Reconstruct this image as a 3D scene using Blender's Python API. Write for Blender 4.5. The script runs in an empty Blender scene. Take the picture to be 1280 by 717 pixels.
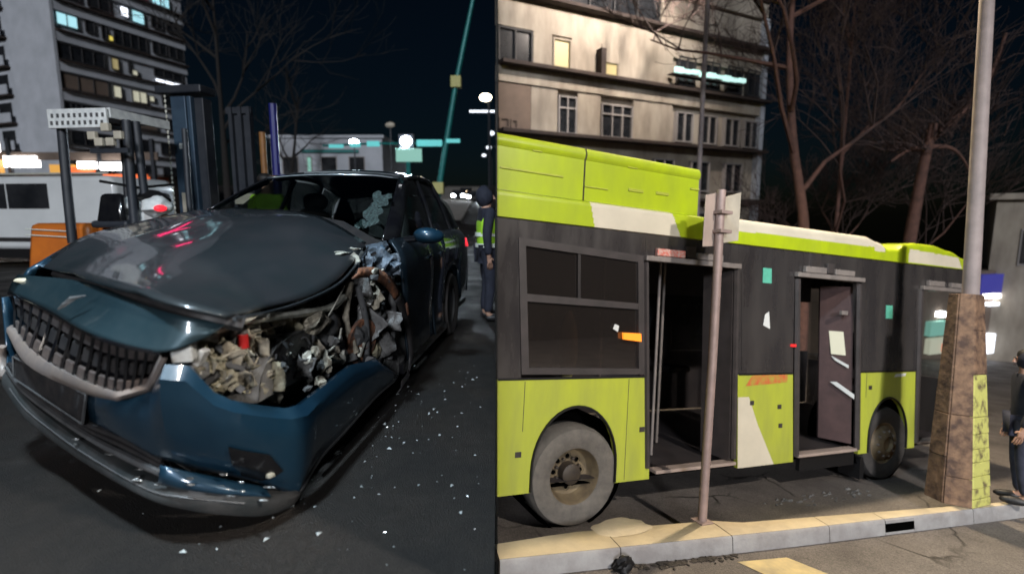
import bpy, bmesh, math, random
from mathutils import Vector, Matrix, noise

SC = bpy.context.scene
COL = SC.collection
PI = math.pi
rad = math.radians

# ------------------------------------------------------------------ camera
cam_d = bpy.data.cameras.new('camera')
cam = bpy.data.objects.new('camera', cam_d)
COL.objects.link(cam)
cam.location = (0.0, 0.0, 1.28)
cam.rotation_euler = (rad(90 - 8.049), 0, 0)
cam_d.sensor_width = 36.0
cam_d.lens = 18.0
cam_d.clip_start = 0.05
cam_d.clip_end = 2000
cam_d.dof.use_dof = True
cam_d.dof.focus_distance = 3.6
cam_d.dof.aperture_fstop = 0.95
SC.camera = cam

# ------------------------------------------------------------------ world: night sky
w = bpy.data.worlds.new('World')
SC.world = w
w.use_nodes = True
nt = w.node_tree
bg = nt.nodes['Background']
sky = nt.nodes.new('ShaderNodeTexSky')
sky.sky_type = 'NISHITA'
sky.sun_disc = False
sky.sun_elevation = rad(6.0)
sky.ozone_density = 4.0
sky.sun_rotation = rad(178)
nt.links.new(sky.outputs['Color'], bg.inputs['Color'])
bg.inputs['Strength'].default_value = 0.0022
sun_d = bpy.data.lights.new('city_glow_fill', 'SUN')  # frontal fill added for the glow of many city lights
sun_d.energy = 1.7
sun_d.angle = rad(8)
sun_d.color = (0.92, 0.94, 1.0)
sun = bpy.data.objects.new('city_glow_fill', sun_d)
COL.objects.link(sun)
sun.rotation_euler = (rad(69), 0, rad(1.7))

SC.view_settings.view_transform = 'Standard'
SC.view_settings.look = 'None'
SC.view_settings.exposure = 0.0
SC.view_settings.gamma = 1.0
SC.render.engine = 'CYCLES'
SC.cycles.use_denoising = True
SC.cycles.max_bounces = 7
SC.cycles.transparent_max_bounces = 12
SC.cycles.sample_clamp_indirect = 4.0
SC.cycles.caustics_reflective = False
SC.cycles.caustics_refractive = False

# ------------------------------------------------------------------ frames
# the bus street: origin under the rear wheel, x along the bus, y into the bus, z off the tarmac
RM = Matrix(((0.9171204218878021, -0.39512955534951144, 0.05256202284575228, 0.51943614),
             (0.3840510551527696, 0.9112195260100595, 0.1489421446537113, 4.46796854),
             (-0.10674698493345987, -0.1164113822068106, 0.9874479587807733, -1.65989663),
             (0, 0, 0, 1)))
LM = Matrix.Identity(4)
CARM = Matrix.Translation((-1.78, 2.02, 0)) @ Matrix.Rotation(PI / 2 - 0.08, 4, 'Z')


def T(x, y, z=0.0, rz=0.0):
    return Matrix.Translation((x, y, z)) @ Matrix.Rotation(rz, 4, 'Z')


# ------------------------------------------------------------------ materials
def _new(name):
    m = bpy.data.materials.new(name)
    m.use_nodes = True
    return m, m.node_tree, m.node_tree.nodes['Principled BSDF']


def pm(name, col, col2=None, scale=6.0, rough=0.6, metal=0.0, bump=0.0, bscale=40.0, coat=0.0, detail=6.0, spec=0.5, contrast=(0.35, 0.65), rough2=None, coat_rough=0.08, stretch=None):
    """principled with noise mottling between two colours, and noise bump"""
    m, t, b = _new(name)
    b.inputs['Base Color'].default_value = (*col, 1)
    b.inputs['Roughness'].default_value = rough
    b.inputs['Metallic'].default_value = metal
    b.inputs['Specular IOR Level'].default_value = spec
    b.inputs['Coat Weight'].default_value = coat
    b.inputs['Coat Roughness'].default_value = coat_rough
    tc = t.nodes.new('ShaderNodeTexCoord')
    if col2 is not None or rough2 is not None:
        n = t.nodes.new('ShaderNodeTexNoise')
        n.inputs['Scale'].default_value = scale
        n.inputs['Detail'].default_value = detail
        n.inputs['Roughness'].default_value = 0.6
        if stretch:                          # streaks: the noise drawn out along one axis
            mp_ = t.nodes.new('ShaderNodeMapping')
            mp_.inputs['Scale'].default_value = stretch
            t.links.new(tc.outputs['Object'], mp_.inputs['Vector'])
            t.links.new(mp_.outputs[0], n.inputs['Vector'])
        else:
            t.links.new(tc.outputs['Object'], n.inputs['Vector'])
        r = t.nodes.new('ShaderNodeMapRange')
        r.inputs[1].default_value, r.inputs[2].default_value = contrast
        t.links.new(n.outputs['Fac'], r.inputs[0])
        if col2 is not None:
            mx = t.nodes.new('ShaderNodeMix')
            mx.data_type = 'RGBA'
            mx.inputs[6].default_value = (*col, 1)
            mx.inputs[7].default_value = (*col2, 1)
            t.links.new(r.outputs[0], mx.inputs[0])
            t.links.new(mx.outputs[2], b.inputs['Base Color'])
        if rough2 is not None:
            r2 = t.nodes.new('ShaderNodeMapRange')
            r2.inputs[3].default_value, r2.inputs[4].default_value = rough, rough2
            t.links.new(r.outputs[0], r2.inputs[0])
            t.links.new(r2.outputs[0], b.inputs['Roughness'])
    if bump > 0:
        n2 = t.nodes.new('ShaderNodeTexNoise')
        n2.inputs['Scale'].default_value = bscale
        n2.inputs['Detail'].default_value = 5
        t.links.new(tc.outputs['Object'], n2.inputs['Vector'])
        bp = t.nodes.new('ShaderNodeBump')
        bp.inputs['Strength'].default_value = bump
        bp.inputs['Distance'].default_value = 0.02
        t.links.new(n2.outputs['Fac'], bp.inputs['Height'])
        t.links.new(bp.outputs[0], b.inputs['Normal'])
    return m


def em(name, col, strength):
    m, t, b = _new(name)
    b.inputs['Base Color'].default_value = (*[c * 0.5 for c in col], 1)
    b.inputs['Emission Color'].default_value = (*col, 1)
    b.inputs['Emission Strength'].default_value = strength
    return m


def glass(name, tint, refl=0.1, rough=0.02, dust=None, dustf=0.0):
    m, t, b = _new(name)
    t.nodes.remove(b)
    out = t.nodes['Material Output']
    tr = t.nodes.new('ShaderNodeBsdfTransparent')
    tr.inputs[0].default_value = (*tint, 1)
    gl = t.nodes.new('ShaderNodeBsdfGlossy')
    gl.inputs[0].default_value = (1, 1, 1, 1)
    gl.inputs['Roughness'].default_value = rough
    fr = t.nodes.new('ShaderNodeLayerWeight')
    fr.inputs[0].default_value = 0.35
    mr = t.nodes.new('ShaderNodeMapRange')
    mr.inputs[3].default_value = refl
    mr.inputs[4].default_value = 0.9
    t.links.new(fr.outputs['Fresnel'], mr.inputs[0])
    mx = t.nodes.new('ShaderNodeMixShader')
    t.links.new(mr.outputs[0], mx.inputs[0])
    t.links.new(tr.outputs[0], mx.inputs[1])
    t.links.new(gl.outputs[0], mx.inputs[2])
    last = mx
    if dust:                                # a film of dirt on the pane
        df = t.nodes.new('ShaderNodeBsdfDiffuse')
        df.inputs[0].default_value = (*dust, 1)
        last = t.nodes.new('ShaderNodeMixShader')
        last.inputs[0].default_value = dustf
        t.links.new(mx.outputs[0], last.inputs[1])
        t.links.new(df.outputs[0], last.inputs[2])
    t.links.new(last.outputs[0], out.inputs[0])
    return m


M = {}
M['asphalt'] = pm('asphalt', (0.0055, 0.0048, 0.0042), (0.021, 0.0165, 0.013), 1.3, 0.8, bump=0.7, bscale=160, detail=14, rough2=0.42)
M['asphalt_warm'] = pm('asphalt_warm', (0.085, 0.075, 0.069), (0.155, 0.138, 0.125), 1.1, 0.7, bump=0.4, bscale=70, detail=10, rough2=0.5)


def cracks(m, scale, dark):
    """fine wandering cracks and tar patches in a road surface"""
    t = m.node_tree
    b = t.nodes['Principled BSDF']
    src = b.inputs['Base Color'].links[0].from_socket
    tc = t.nodes.new('ShaderNodeTexCoord')
    nz = t.nodes.new('ShaderNodeTexNoise')
    nz.inputs['Scale'].default_value = 2.5
    nz.inputs['Detail'].default_value = 6
    t.links.new(tc.outputs['Object'], nz.inputs['Vector'])
    ad = t.nodes.new('ShaderNodeMix')
    ad.data_type = 'VECTOR'
    ad.inputs[0].default_value = 0.22
    t.links.new(tc.outputs['Object'], ad.inputs[4])
    t.links.new(nz.outputs['Color'], ad.inputs[5])
    vo = t.nodes.new('ShaderNodeTexVoronoi')
    vo.feature = 'DISTANCE_TO_EDGE'
    vo.inputs['Scale'].default_value = scale
    t.links.new(ad.outputs[1], vo.inputs['Vector'])
    mr = t.nodes.new('ShaderNodeMapRange')
    mr.inputs[1].default_value, mr.inputs[2].default_value = 0.004, 0.014
    mr.inputs[3].default_value, mr.inputs[4].default_value = 1.0, 0.0
    t.links.new(vo.outputs['Distance'], mr.inputs[0])
    n2 = t.nodes.new('ShaderNodeTexNoise')
    n2.inputs['Scale'].default_value = 0.9
    t.links.new(tc.outputs['Object'], n2.inputs['Vector'])
    m2 = t.nodes.new('ShaderNodeMapRange')
    m2.inputs[1].default_value, m2.inputs[2].default_value = 0.5, 0.62
    t.links.new(n2.outputs['Fac'], m2.inputs[0])
    mu = t.nodes.new('ShaderNodeMath')
    mu.operation = 'MULTIPLY'
    t.links.new(mr.outputs[0], mu.inputs[0])
    t.links.new(m2.outputs[0], mu.inputs[1])
    gr = t.nodes.new('ShaderNodeTexVoronoi')       # aggregate: pale and dark stones in the surface
    gr.inputs['Scale'].default_value = 110
    t.links.new(tc.outputs['Object'], gr.inputs['Vector'])
    g2 = t.nodes.new('ShaderNodeMapRange')
    g2.inputs[3].default_value, g2.inputs[4].default_value = 0.55, 1.6
    t.links.new(gr.outputs['Color'], g2.inputs[0])
    mg = t.nodes.new('ShaderNodeMix')
    mg.data_type = 'RGBA'
    mg.blend_type = 'MULTIPLY'
    mg.inputs[0].default_value = 1.0
    t.links.new(src, mg.inputs[6])
    t.links.new(g2.outputs[0], mg.inputs[7])
    mx = t.nodes.new('ShaderNodeMix')
    mx.data_type = 'RGBA'
    t.links.new(mu.outputs[0], mx.inputs[0])
    t.links.new(mg.outputs[2], mx.inputs[6])
    mx.inputs[7].default_value = (*dark, 1)
    t.links.new(mx.outputs[2], b.inputs['Base Color'])


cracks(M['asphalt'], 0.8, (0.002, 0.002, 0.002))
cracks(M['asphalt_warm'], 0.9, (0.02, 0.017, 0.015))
M['white_line'] = pm('white_line', (0.5, 0.5, 0.48), (0.25, 0.25, 0.24), 9, 0.6)
M['yellow_line'] = pm('yellow_line', (0.62, 0.5, 0.25), (0.4, 0.33, 0.2), 5, 0.7)
M['kerb_top'] = pm('kerb_top', (0.66, 0.56, 0.38), (0.46, 0.39, 0.28), 2.2, 0.8, bump=0.3, bscale=30, detail=9)
M['kerb_face'] = pm('kerb_face', (0.36, 0.36, 0.36), (0.24, 0.23, 0.23), 3.5, 0.75, bump=0.3, bscale=25, detail=9)
M['concrete'] = pm('concrete', (0.3, 0.28, 0.25), (0.2, 0.19, 0.17), 1.5, 0.85, bump=0.25, bscale=20, detail=9)
M['sand'] = pm('sand', (0.55, 0.44, 0.26), (0.42, 0.33, 0.19), 9, 0.95, bump=0.5, bscale=60)
M['black'] = pm('black', (0.006, 0.006, 0.007), rough=0.5)
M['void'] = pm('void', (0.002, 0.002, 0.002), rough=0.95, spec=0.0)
M['partition'] = pm('partition', (0.012, 0.012, 0.012), rough=0.9, spec=0.1)
M['dirt'] = pm('dirt', (0.02, 0.017, 0.014), (0.05, 0.043, 0.035), 30, 0.9, bump=0.4)
M['rubber'] = pm('rubber', (0.018, 0.018, 0.018), (0.03, 0.028, 0.026), 12, 0.8, bump=0.2)
# car
M['nose_paint'] = pm('nose_paint', (0.030, 0.062, 0.078), (0.036, 0.066, 0.08), 9, 0.3, metal=0.4, coat=1.0, coat_rough=0.08, rough2=0.42)
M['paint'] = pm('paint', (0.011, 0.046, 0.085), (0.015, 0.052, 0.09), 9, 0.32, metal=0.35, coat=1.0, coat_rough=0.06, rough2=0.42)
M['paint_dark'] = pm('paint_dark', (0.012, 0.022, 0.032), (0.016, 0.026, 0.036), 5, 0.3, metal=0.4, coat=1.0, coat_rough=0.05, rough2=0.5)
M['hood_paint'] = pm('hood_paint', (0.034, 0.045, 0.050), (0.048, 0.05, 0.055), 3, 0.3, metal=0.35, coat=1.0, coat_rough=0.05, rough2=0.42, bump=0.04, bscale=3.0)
M['gloss_black'] = pm('gloss_black', (0.006, 0.006, 0.008), (0.012, 0.012, 0.013), 8, 0.15, coat=0.6)
M['trim_black'] = pm('trim_black', (0.02, 0.02, 0.022), (0.04, 0.036, 0.035), 14, 0.5, bump=0.1)
M['lip_grey'] = pm('lip_grey', (0.028, 0.033, 0.034), (0.05, 0.05, 0.05), 8, 0.5, bump=0.15)
M['trim_grey'] = pm('trim_grey', (0.07, 0.072, 0.075), (0.11, 0.11, 0.11), 8, 0.45, bump=0.1)
M['grille_dim'] = pm('grille_dim', (0.06, 0.05, 0.047), (0.035, 0.03, 0.03), 30, 0.45)
M['grille_block'] = pm('grille_block', (0.16, 0.125, 0.11), (0.09, 0.075, 0.07), 30, 0.4, coat=0.3)
M['liner_grey'] = pm('liner_grey', (0.27, 0.27, 0.265), (0.12, 0.12, 0.12), 6, 0.75, bump=0.4, bscale=30, detail=9)
M['chrome'] = pm('chrome', (0.33, 0.275, 0.24), (0.24, 0.21, 0.2), 7, 0.35, metal=0.15, rough2=0.5)
M['silver'] = pm('silver', (0.7, 0.72, 0.74), rough=0.3, metal=0.9)
M['glass_car'] = glass('glass_car', (0.58, 0.64, 0.62), 0.09, 0.01)
M['glass_clear'] = glass('glass_clear', (0.75, 0.8, 0.8), 0.06, 0.02)
M['crackle'] = pm('crackle', (0.055, 0.09, 0.088), (0.015, 0.025, 0.025), 60, 0.5, bump=0.8, bscale=90, contrast=(0.45, 0.55))
M['dust'] = pm('dust', (0.44, 0.40, 0.31), (0.15, 0.135, 0.11), 16, 0.85, bump=0.5, bscale=50, detail=9)
M['dust_dark'] = pm('dust_dark', (0.16, 0.16, 0.155), (0.05, 0.05, 0.05), 12, 0.75, bump=0.5, bscale=40, detail=9)
M['foam'] = pm('foam', (0.36, 0.33, 0.22), (0.17, 0.155, 0.12), 14, 0.85, bump=0.6, bscale=45, detail=9)
M['pale_metal'] = pm('pale_metal', (0.66, 0.66, 0.58), (0.45, 0.45, 0.38), 18, 0.55, metal=0.2, bump=0.3)
M['blue_grey'] = pm('blue_grey', (0.17, 0.22, 0.28), (0.045, 0.055, 0.065), 14, 0.5, metal=0.2, bump=0.7, bscale=35, detail=9)
M['rust'] = pm('rust', (0.36, 0.15, 0.075), (0.09, 0.06, 0.05), 18, 0.75, bump=0.5, bscale=50, detail=9)
M['shiny_scrap'] = pm('shiny_scrap', (0.6, 0.6, 0.58), (0.15, 0.15, 0.15), 30, 0.3, metal=0.8, bump=0.6, bscale=60)
M['white_plastic'] = pm('white_plastic', (0.6, 0.62, 0.6), (0.42, 0.42, 0.4), 20, 0.5)
M['red_plastic'] = pm('red_plastic', (0.5, 0.02, 0.02), rough=0.4)
M['lens'] = pm('lens', (0.6, 0.6, 0.5), rough=0.1, coat=1.0)
M['red_lens'] = em('red_lens', (1.0, 0.03, 0.05), 1.2)
M['interior'] = pm('interior', (0.03, 0.032, 0.033), (0.05, 0.05, 0.05), 5, 0.8)
M['head_lens_glint'] = em('head_lens_glint', (1.0, 0.97, 0.75), 0.3)  # faint glow put in for bright reflection off the headlight glass
# bus
M['lime'] = pm('lime', (0.47, 0.60, 0.012), (0.33, 0.42, 0.02), 1.6, 0.32, coat=0.5, coat_rough=0.08, rough2=0.5, detail=12, stretch=(2.5, 2.5, 1.0), contrast=(0.3, 0.85))
M['lime_low'] = pm('lime_low', (0.47, 0.53, 0.05), (0.33, 0.36, 0.07), 1.3, 0.34, coat=0.5, coat_rough=0.08, rough2=0.55, detail=12, stretch=(3.5, 3.5, 0.8), contrast=(0.35, 0.8), bump=0.05, bscale=2.5)
M['bus_white'] = pm('bus_white', (0.72, 0.66, 0.52), (0.62, 0.57, 0.45), 2, 0.45, coat=0.3)
M['bus_dark'] = pm('bus_dark', (0.034, 0.031, 0.032), (0.05, 0.045, 0.043), 1.2, 0.14, coat=0.8, coat_rough=0.03, rough2=0.5, detail=12, stretch=(3.0, 3.0, 0.7), bump=0.03, bscale=2.0)
M['bus_frame'] = pm('bus_frame', (0.06, 0.051, 0.05), (0.042, 0.037, 0.036), 6, 0.5)
M['bus_grey'] = pm('bus_grey', (0.25, 0.22, 0.2), (0.18, 0.16, 0.15), 8, 0.55)
M['bus_glass'] = glass('bus_glass', (0.42, 0.36, 0.32), 0.07, 0.015, (0.10, 0.085, 0.078), 0.14)
M['door_glass'] = glass('door_glass', (0.25, 0.24, 0.26), 0.05, 0.03)
M['maroon'] = pm('maroon', (0.06, 0.015, 0.013), (0.03, 0.01, 0.01), 6, 0.4)
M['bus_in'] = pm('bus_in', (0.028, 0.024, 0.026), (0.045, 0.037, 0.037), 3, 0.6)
M['seat_beige'] = pm('seat_beige', (0.6, 0.52, 0.25), (0.5, 0.44, 0.2), 6, 0.7)
M['pink_panel'] = pm('pink_panel', (0.10, 0.062, 0.06), (0.07, 0.045, 0.045), 6, 0.5)
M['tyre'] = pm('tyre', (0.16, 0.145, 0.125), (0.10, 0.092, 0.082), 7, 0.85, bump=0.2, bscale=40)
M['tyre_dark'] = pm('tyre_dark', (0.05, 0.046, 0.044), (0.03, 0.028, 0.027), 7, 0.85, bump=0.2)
M['rim'] = pm('rim', (0.22, 0.17, 0.10), (0.13, 0.10, 0.065), 8, 0.6, metal=0.2)
M['rim_dark'] = pm('rim_dark', (0.06, 0.045, 0.03), (0.03, 0.024, 0.02), 10, 0.6)
M['green_sticker'] = pm('green_sticker', (0.12, 0.5, 0.36), (0.1, 0.42, 0.3), 30, 0.5)
M['white_sticker'] = pm('white_sticker', (0.7, 0.72, 0.7), rough=0.5)
M['red_text'] = pm('red_text', (0.62, 0.16, 0.12), (0.6, 0.42, 0.36), 55, 0.5, contrast=(0.45, 0.55))
M['red_smear'] = pm('red_smear', (0.62, 0.12, 0.05), (0.42, 0.36, 0.06), 14, 0.5)
M['orange_glow'] = em('orange_glow', (1.0, 0.26, 0.02), 1.6)
M['red_lamp'] = em('red_lamp', (1.0, 0.03, 0.03), 0.8)
# street
M['post_pink'] = pm('post_pink', (0.36, 0.265, 0.24), (0.28, 0.21, 0.19), 9, 0.55, metal=0.2)
M['plate_back'] = pm('plate_back', (0.55, 0.5, 0.4), (0.42, 0.38, 0.31), 4, 0.5)
M['plate_back_dim'] = pm('plate_back_dim', (0.42, 0.33, 0.28), (0.34, 0.27, 0.23), 4, 0.5)
M['pole_metal'] = pm('pole_metal', (0.30, 0.255, 0.25), (0.22, 0.19, 0.19), 5, 0.65)
M['stone_brown'] = pm('stone_brown', (0.27, 0.165, 0.10), (0.07, 0.042, 0.032), 9, 0.8, bump=0.6, bscale=18, detail=10)
M['stone_lime'] = pm('stone_lime', (0.56, 0.56, 0.16), (0.15, 0.12, 0.06), 9, 0.8, bump=0.5, bscale=25, detail=10, contrast=(0.5, 0.66))
M['stone_joint'] = pm('stone_joint', (0.06, 0.045, 0.035), rough=0.9)
M['teal_metal'] = pm('teal_metal', (0.02, 0.20, 0.19), (0.015, 0.14, 0.14), 4, 0.4, metal=0.2)
M['yellow_box'] = pm('yellow_box', (0.55, 0.55, 0.2), (0.45, 0.42, 0.16), 9, 0.6)
M['bark_grey'] = pm('bark_grey', (0.02, 0.017, 0.016), (0.013, 0.012, 0.011), 8, 0.9, bump=0.5, bscale=20)
M['bark_red'] = pm('bark_red', (0.15, 0.075, 0.056), (0.085, 0.045, 0.035), 5, 0.9, bump=0.5, bscale=12)
M['twig_red'] = pm('twig_red', (0.075, 0.046, 0.04), (0.05, 0.032, 0.028), 3, 0.9)
M['wall_blue'] = pm('wall_blue', (0.50, 0.53, 0.58), (0.40, 0.43, 0.47), 0.5, 0.85, bump=0.15, bscale=4, detail=9)
M['wall_cream'] = pm('wall_cream', (0.40, 0.355, 0.29), (0.25, 0.215, 0.175), 0.9, 0.85, bump=0.15, bscale=6, detail=9, stretch=(1.6, 1.6, 0.5))
M['wall_brown'] = pm('wall_brown', (0.19, 0.14, 0.11), (0.13, 0.10, 0.08), 0.8, 0.9)
M['ledge'] = pm('ledge', (0.05, 0.035, 0.03), (0.035, 0.027, 0.025), 2, 0.9)
M['win_dark'] = pm('win_dark', (0.012, 0.014, 0.017), (0.03, 0.032, 0.036), 1.2, 0.2, coat=0.3)
M['win_frame'] = pm('win_frame', (0.3, 0.28, 0.27), rough=0.7)
M['win_frame_dark'] = pm('win_frame_dark', (0.04, 0.04, 0.042), rough=0.7)
M['lit_cyan'] = em('lit_cyan', (0.45, 0.85, 0.95), 0.9)
M['lit_white'] = em('lit_white', (0.85, 0.9, 1.0), 2.2)
M['lit_warm'] = em('lit_warm', (0.8, 0.78, 0.6), 0.5)
M['lit_yellow'] = em('lit_yellow', (0.95, 0.78, 0.15), 0.7)
M['lit_dimwarm'] = em('lit_dimwarm', (0.75, 0.62, 0.3), 0.33)
M['lit_amber'] = em('lit_amber', (0.95, 0.6, 0.2), 0.6)
M['strip_teal'] = em('strip_teal', (0.6, 0.95, 0.88), 1.0)
M['sign_white'] = em('sign_white', (1.0, 0.97, 0.95), 9)
M['sign_orange'] = em('sign_orange', (1.0, 0.5, 0.1), 0.55)
M['sign_red'] = em('sign_red', (1.0, 0.18, 0.05), 0.9)
M['sign_blue'] = em('sign_blue', (0.12, 0.12, 0.75), 0.12)
M['pink_glow'] = em('pink_glow', (0.9, 0.3, 0.5), 0.3)
M['sign_teal'] = em('sign_teal', (0.4, 0.85, 0.7), 0.35)
M['gantry_floodlit'] = em('gantry_floodlit', (0.15, 0.75, 0.75), 0.5)  # glow put in for floodlight falling on the plates
M['red_reflex'] = em('red_reflex', (1.0, 0.02, 0.16), 5.0)  # for the unseen panels that redden the hood
M['lamp_cold'] = em('lamp_cold', (0.8, 0.9, 1.0), 60)
M['lamp_warm'] = em('lamp_warm', (1.0, 0.85, 0.6), 14)
M['headlight'] = em('headlight', (0.85, 0.93, 1.0), 60)
M['headlight_warm'] = em('headlight_warm', (1.0, 0.75, 0.45), 10)
# forklift, van, people
M['fork_orange'] = pm('fork_orange', (0.62, 0.17, 0.02), (0.5, 0.13, 0.02), 4, 0.45, coat=0.3)
M['fork_white'] = pm('fork_white', (0.82, 0.84, 0.82), (0.62, 0.64, 0.64), 12, 0.55)
M['fork_dark'] = pm('fork_dark', (0.018, 0.022, 0.03), (0.03, 0.034, 0.042), 6, 0.5)
M['fork_blue'] = pm('fork_blue', (0.055, 0.095, 0.14), (0.04, 0.07, 0.11), 5, 0.45, metal=0.3)
M['hose_blue'] = pm('hose_blue', (0.012, 0.016, 0.16), rough=0.5)
M['pole_orange'] = pm('pole_orange', (0.3, 0.13, 0.03), (0.2, 0.09, 0.03), 6, 0.6)
M['van_white'] = pm('van_white', (0.78, 0.82, 0.83), (0.7, 0.74, 0.75), 1.5, 0.35, coat=0.5)
M['hivis'] = pm('hivis', (0.40, 0.75, 0.03), (0.34, 0.66, 0.04), 9, 0.7)
M['hivis_strip'] = pm('hivis_strip', (0.75, 0.8, 0.72), rough=0.35)
M['hivis_orange'] = pm('hivis_orange', (0.6, 0.15, 0.02), rough=0.7)
M['navy'] = pm('navy', (0.010, 0.012, 0.022), (0.018, 0.02, 0.035), 10, 0.85, bump=0.3, bscale=15)
M['denim'] = pm('denim', (0.02, 0.022, 0.04), (0.05, 0.055, 0.085), 7, 0.85, bump=0.3, bscale=15)
M['skin'] = pm('skin', (0.42, 0.24, 0.17), (0.36, 0.2, 0.14), 20, 0.55)
M['hair'] = pm('hair', (0.012, 0.01, 0.009), rough=0.6)
M['shoe'] = pm('shoe', (0.012, 0.012, 0.013), rough=0.5)
M['glitter'] = pm('glitter', (0.7, 0.75, 0.75), (0.35, 0.4, 0.4), 40, 0.2, metal=0.3)


# ------------------------------------------------------------------ mesh building
class MB:
    def __init__(s):
        s.v, s.f = [], []

    def add(s, vs, fs):
        b = len(s.v)
        s.v.extend(Vector(p) for p in vs)
        s.f.extend(tuple(b + i for i in f) for f in fs)
        return s

    def box(s, x0, x1, y0, y1, z0, z1, m=None):
        vs = [(x, y, z) for z in (z0, z1) for y in (y0, y1) for x in (x0, x1)]
        if m is not None:
            vs = [m @ Vector(p) for p in vs]
        return s.add(vs, [(0, 2, 3, 1), (4, 5, 7, 6), (0, 1, 5, 4), (2, 6, 7, 3), (0, 4, 6, 2), (1, 3, 7, 5)])

    def taper(s, r0, r1, z0, z1, m=None):
        """frustum between two rectangles (x0,x1,y0,y1)"""
        vs = [(x, y, z0) for y in r0[2:] for x in r0[:2]] + [(x, y, z1) for y in r1[2:] for x in r1[:2]]
        if m is not None:
            vs = [m @ Vector(p) for p in vs]
        return s.add(vs, [(0, 2, 3, 1), (4, 5, 7, 6), (0, 1, 5, 4), (2, 6, 7, 3), (0, 4, 6, 2), (1, 3, 7, 5)])

    def tube(s, pts, r, n=8, caps=True):
        pts = [Vector(p) for p in pts]
        rs = r if isinstance(r, (list, tuple)) else [r] * len(pts)
        rings = []
        prev = None
        for i, p in enumerate(pts):
            d = (pts[min(i + 1, len(pts) - 1)] - pts[max(i - 1, 0)])
            d = d.normalized() if d.length > 1e-9 else Vector((0, 0, 1))
            a = prev if prev is not None else (Vector((1, 0, 0)) if abs(d.x) < 0.8 else Vector((0, 1, 0)))
            a = (a - d * a.dot(d)).normalized()
            prev = a
            c = d.cross(a)
            rings.append([p + (a * math.cos(2 * PI * k / n) + c * math.sin(2 * PI * k / n)) * rs[i] for k in range(n)])
        vs = [q for rg in rings for q in rg]
        fs = [(i * n + k, i * n + (k + 1) % n, (i + 1) * n + (k + 1) % n, (i + 1) * n + k) for i in range(len(pts) - 1) for k in range(n)]
        if caps:
            fs.append(tuple(range(n))[::-1])
            fs.append(tuple((len(pts) - 1) * n + k for k in range(n)))
        return s.add(vs, fs)

    def cyl(s, p0, p1, r0, r1=None, n=16):
        return s.tube([p0, p1], [r0, r0 if r1 is None else r1], n)

    def grid(s, rows):
        n = len(rows[0])
        vs = [p for r in rows for p in r]
        fs = [(i * n + k, i * n + k + 1, (i + 1) * n + k + 1, (i + 1) * n + k) for i in range(len(rows) - 1) for k in range(n - 1)]
        return s.add(vs, fs)

    def prism(s, poly, vec):
        """closed polygon (3D points) pushed along vec"""
        n = len(poly)
        vec = Vector(vec)
        vs = [Vector(p) for p in poly] + [Vector(p) + vec for p in poly]
        fs = [tuple(range(n)), tuple(range(2 * n - 1, n - 1, -1))] + [(i, n + i, n + (i + 1) % n, (i + 1) % n) for i in range(n)]
        return s.add(vs, fs)

    def lathe(s, prof, o, axis, n=24, up=(0, 0, 1)):
        """profile [(radius, along)] turned about axis through o"""
        o = Vector(o)
        ax = Vector(axis).normalized()
        a = Vector(up)
        a = (a - ax * a.dot(ax)).normalized()
        c = ax.cross(a)
        vs = [o + ax * h + (a * math.cos(2 * PI * k / n) + c * math.sin(2 * PI * k / n)) * r for r, h in prof for k in range(n)]
        fs = [(i * n + k, i * n + (k + 1) % n, (i + 1) * n + (k + 1) % n, (i + 1) * n + k) for i in range(len(prof) - 1) for k in range(n)]
        return s.add(vs, fs)

    def lump(s, c, r, seed=0, sub=2, amp=0.25, freq=1.6, m=None):
        bm = bmesh.new()
        bmesh.ops.create_icosphere(bm, subdivisions=sub, radius=1.0)
        r = r if isinstance(r, (tuple, list)) else (r, r, r)
        off = Vector((seed * 7.31, seed * 3.7, seed * 1.9))
        vs = []
        for v in bm.verts:
            k = 1 + amp * noise.noise(v.co * freq + off) * 2
            p = Vector((v.co.x * r[0] * k, v.co.y * r[1] * k, v.co.z * r[2] * k))
            if m is not None:
                p = m @ p
            vs.append(p + Vector(c))
        fs = [tuple(v.index for v in f.verts) for f in bm.faces]
        bm.free()
        return s.add(vs, fs)

    def mesh(s, name, mat, smooth=None):
        me = bpy.data.meshes.new(name)
        me.from_pydata([tuple(p) for p in s.v], [], s.f)
        bm = bmesh.new()
        bm.from_mesh(me)
        bmesh.ops.recalc_face_normals(bm, faces=bm.faces[:])
        bm.to_mesh(me)
        bm.free()
        for mm in (mat if isinstance(mat, (list, tuple)) else [mat]):
            me.materials.append(mm)
        if smooth is not None:
            for p in me.polygons:
                p.use_smooth = True
            me.set_sharp_from_angle(angle=rad(smooth))
        me.update()
        return me

    def build(s, name, mat, parent=None, mtx=None, smooth=None, bevel=0.0, solid=0.0, sub=0):
        o = bpy.data.objects.new(name, s.mesh(name, mat, smooth))
        COL.objects.link(o)
        if parent is not None:
            o.parent = parent
        if mtx is not None:
            if parent is not None:
                o.matrix_local = mtx
            else:
                o.matrix_world = mtx
        if solid:
            md = o.modifiers.new('thick', 'SOLIDIFY')
            md.thickness = solid
            md.offset = -1
        if sub:
            md = o.modifiers.new('sub', 'SUBSURF')
            md.levels = md.render_levels = sub
        if bevel:
            md = o.modifiers.new('edge', 'BEVEL')
            md.width = bevel
            md.segments = 2
            md.limit_method = 'ANGLE'
            md.angle_limit = rad(40)
        return o


def tag(o, label, cat, group=None):
    o['label'] = label
    o['category'] = cat
    if group:
        o['group'] = group
    return o


def thing(name, label, cat, mtx, group=None):
    o = bpy.data.objects.new(name, None)
    COL.objects.link(o)
    o.empty_display_size = 0.2
    o.matrix_world = mtx
    return tag(o, label, cat, group)


def structure(o):
    o['kind'] = 'structure'
    return o


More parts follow.
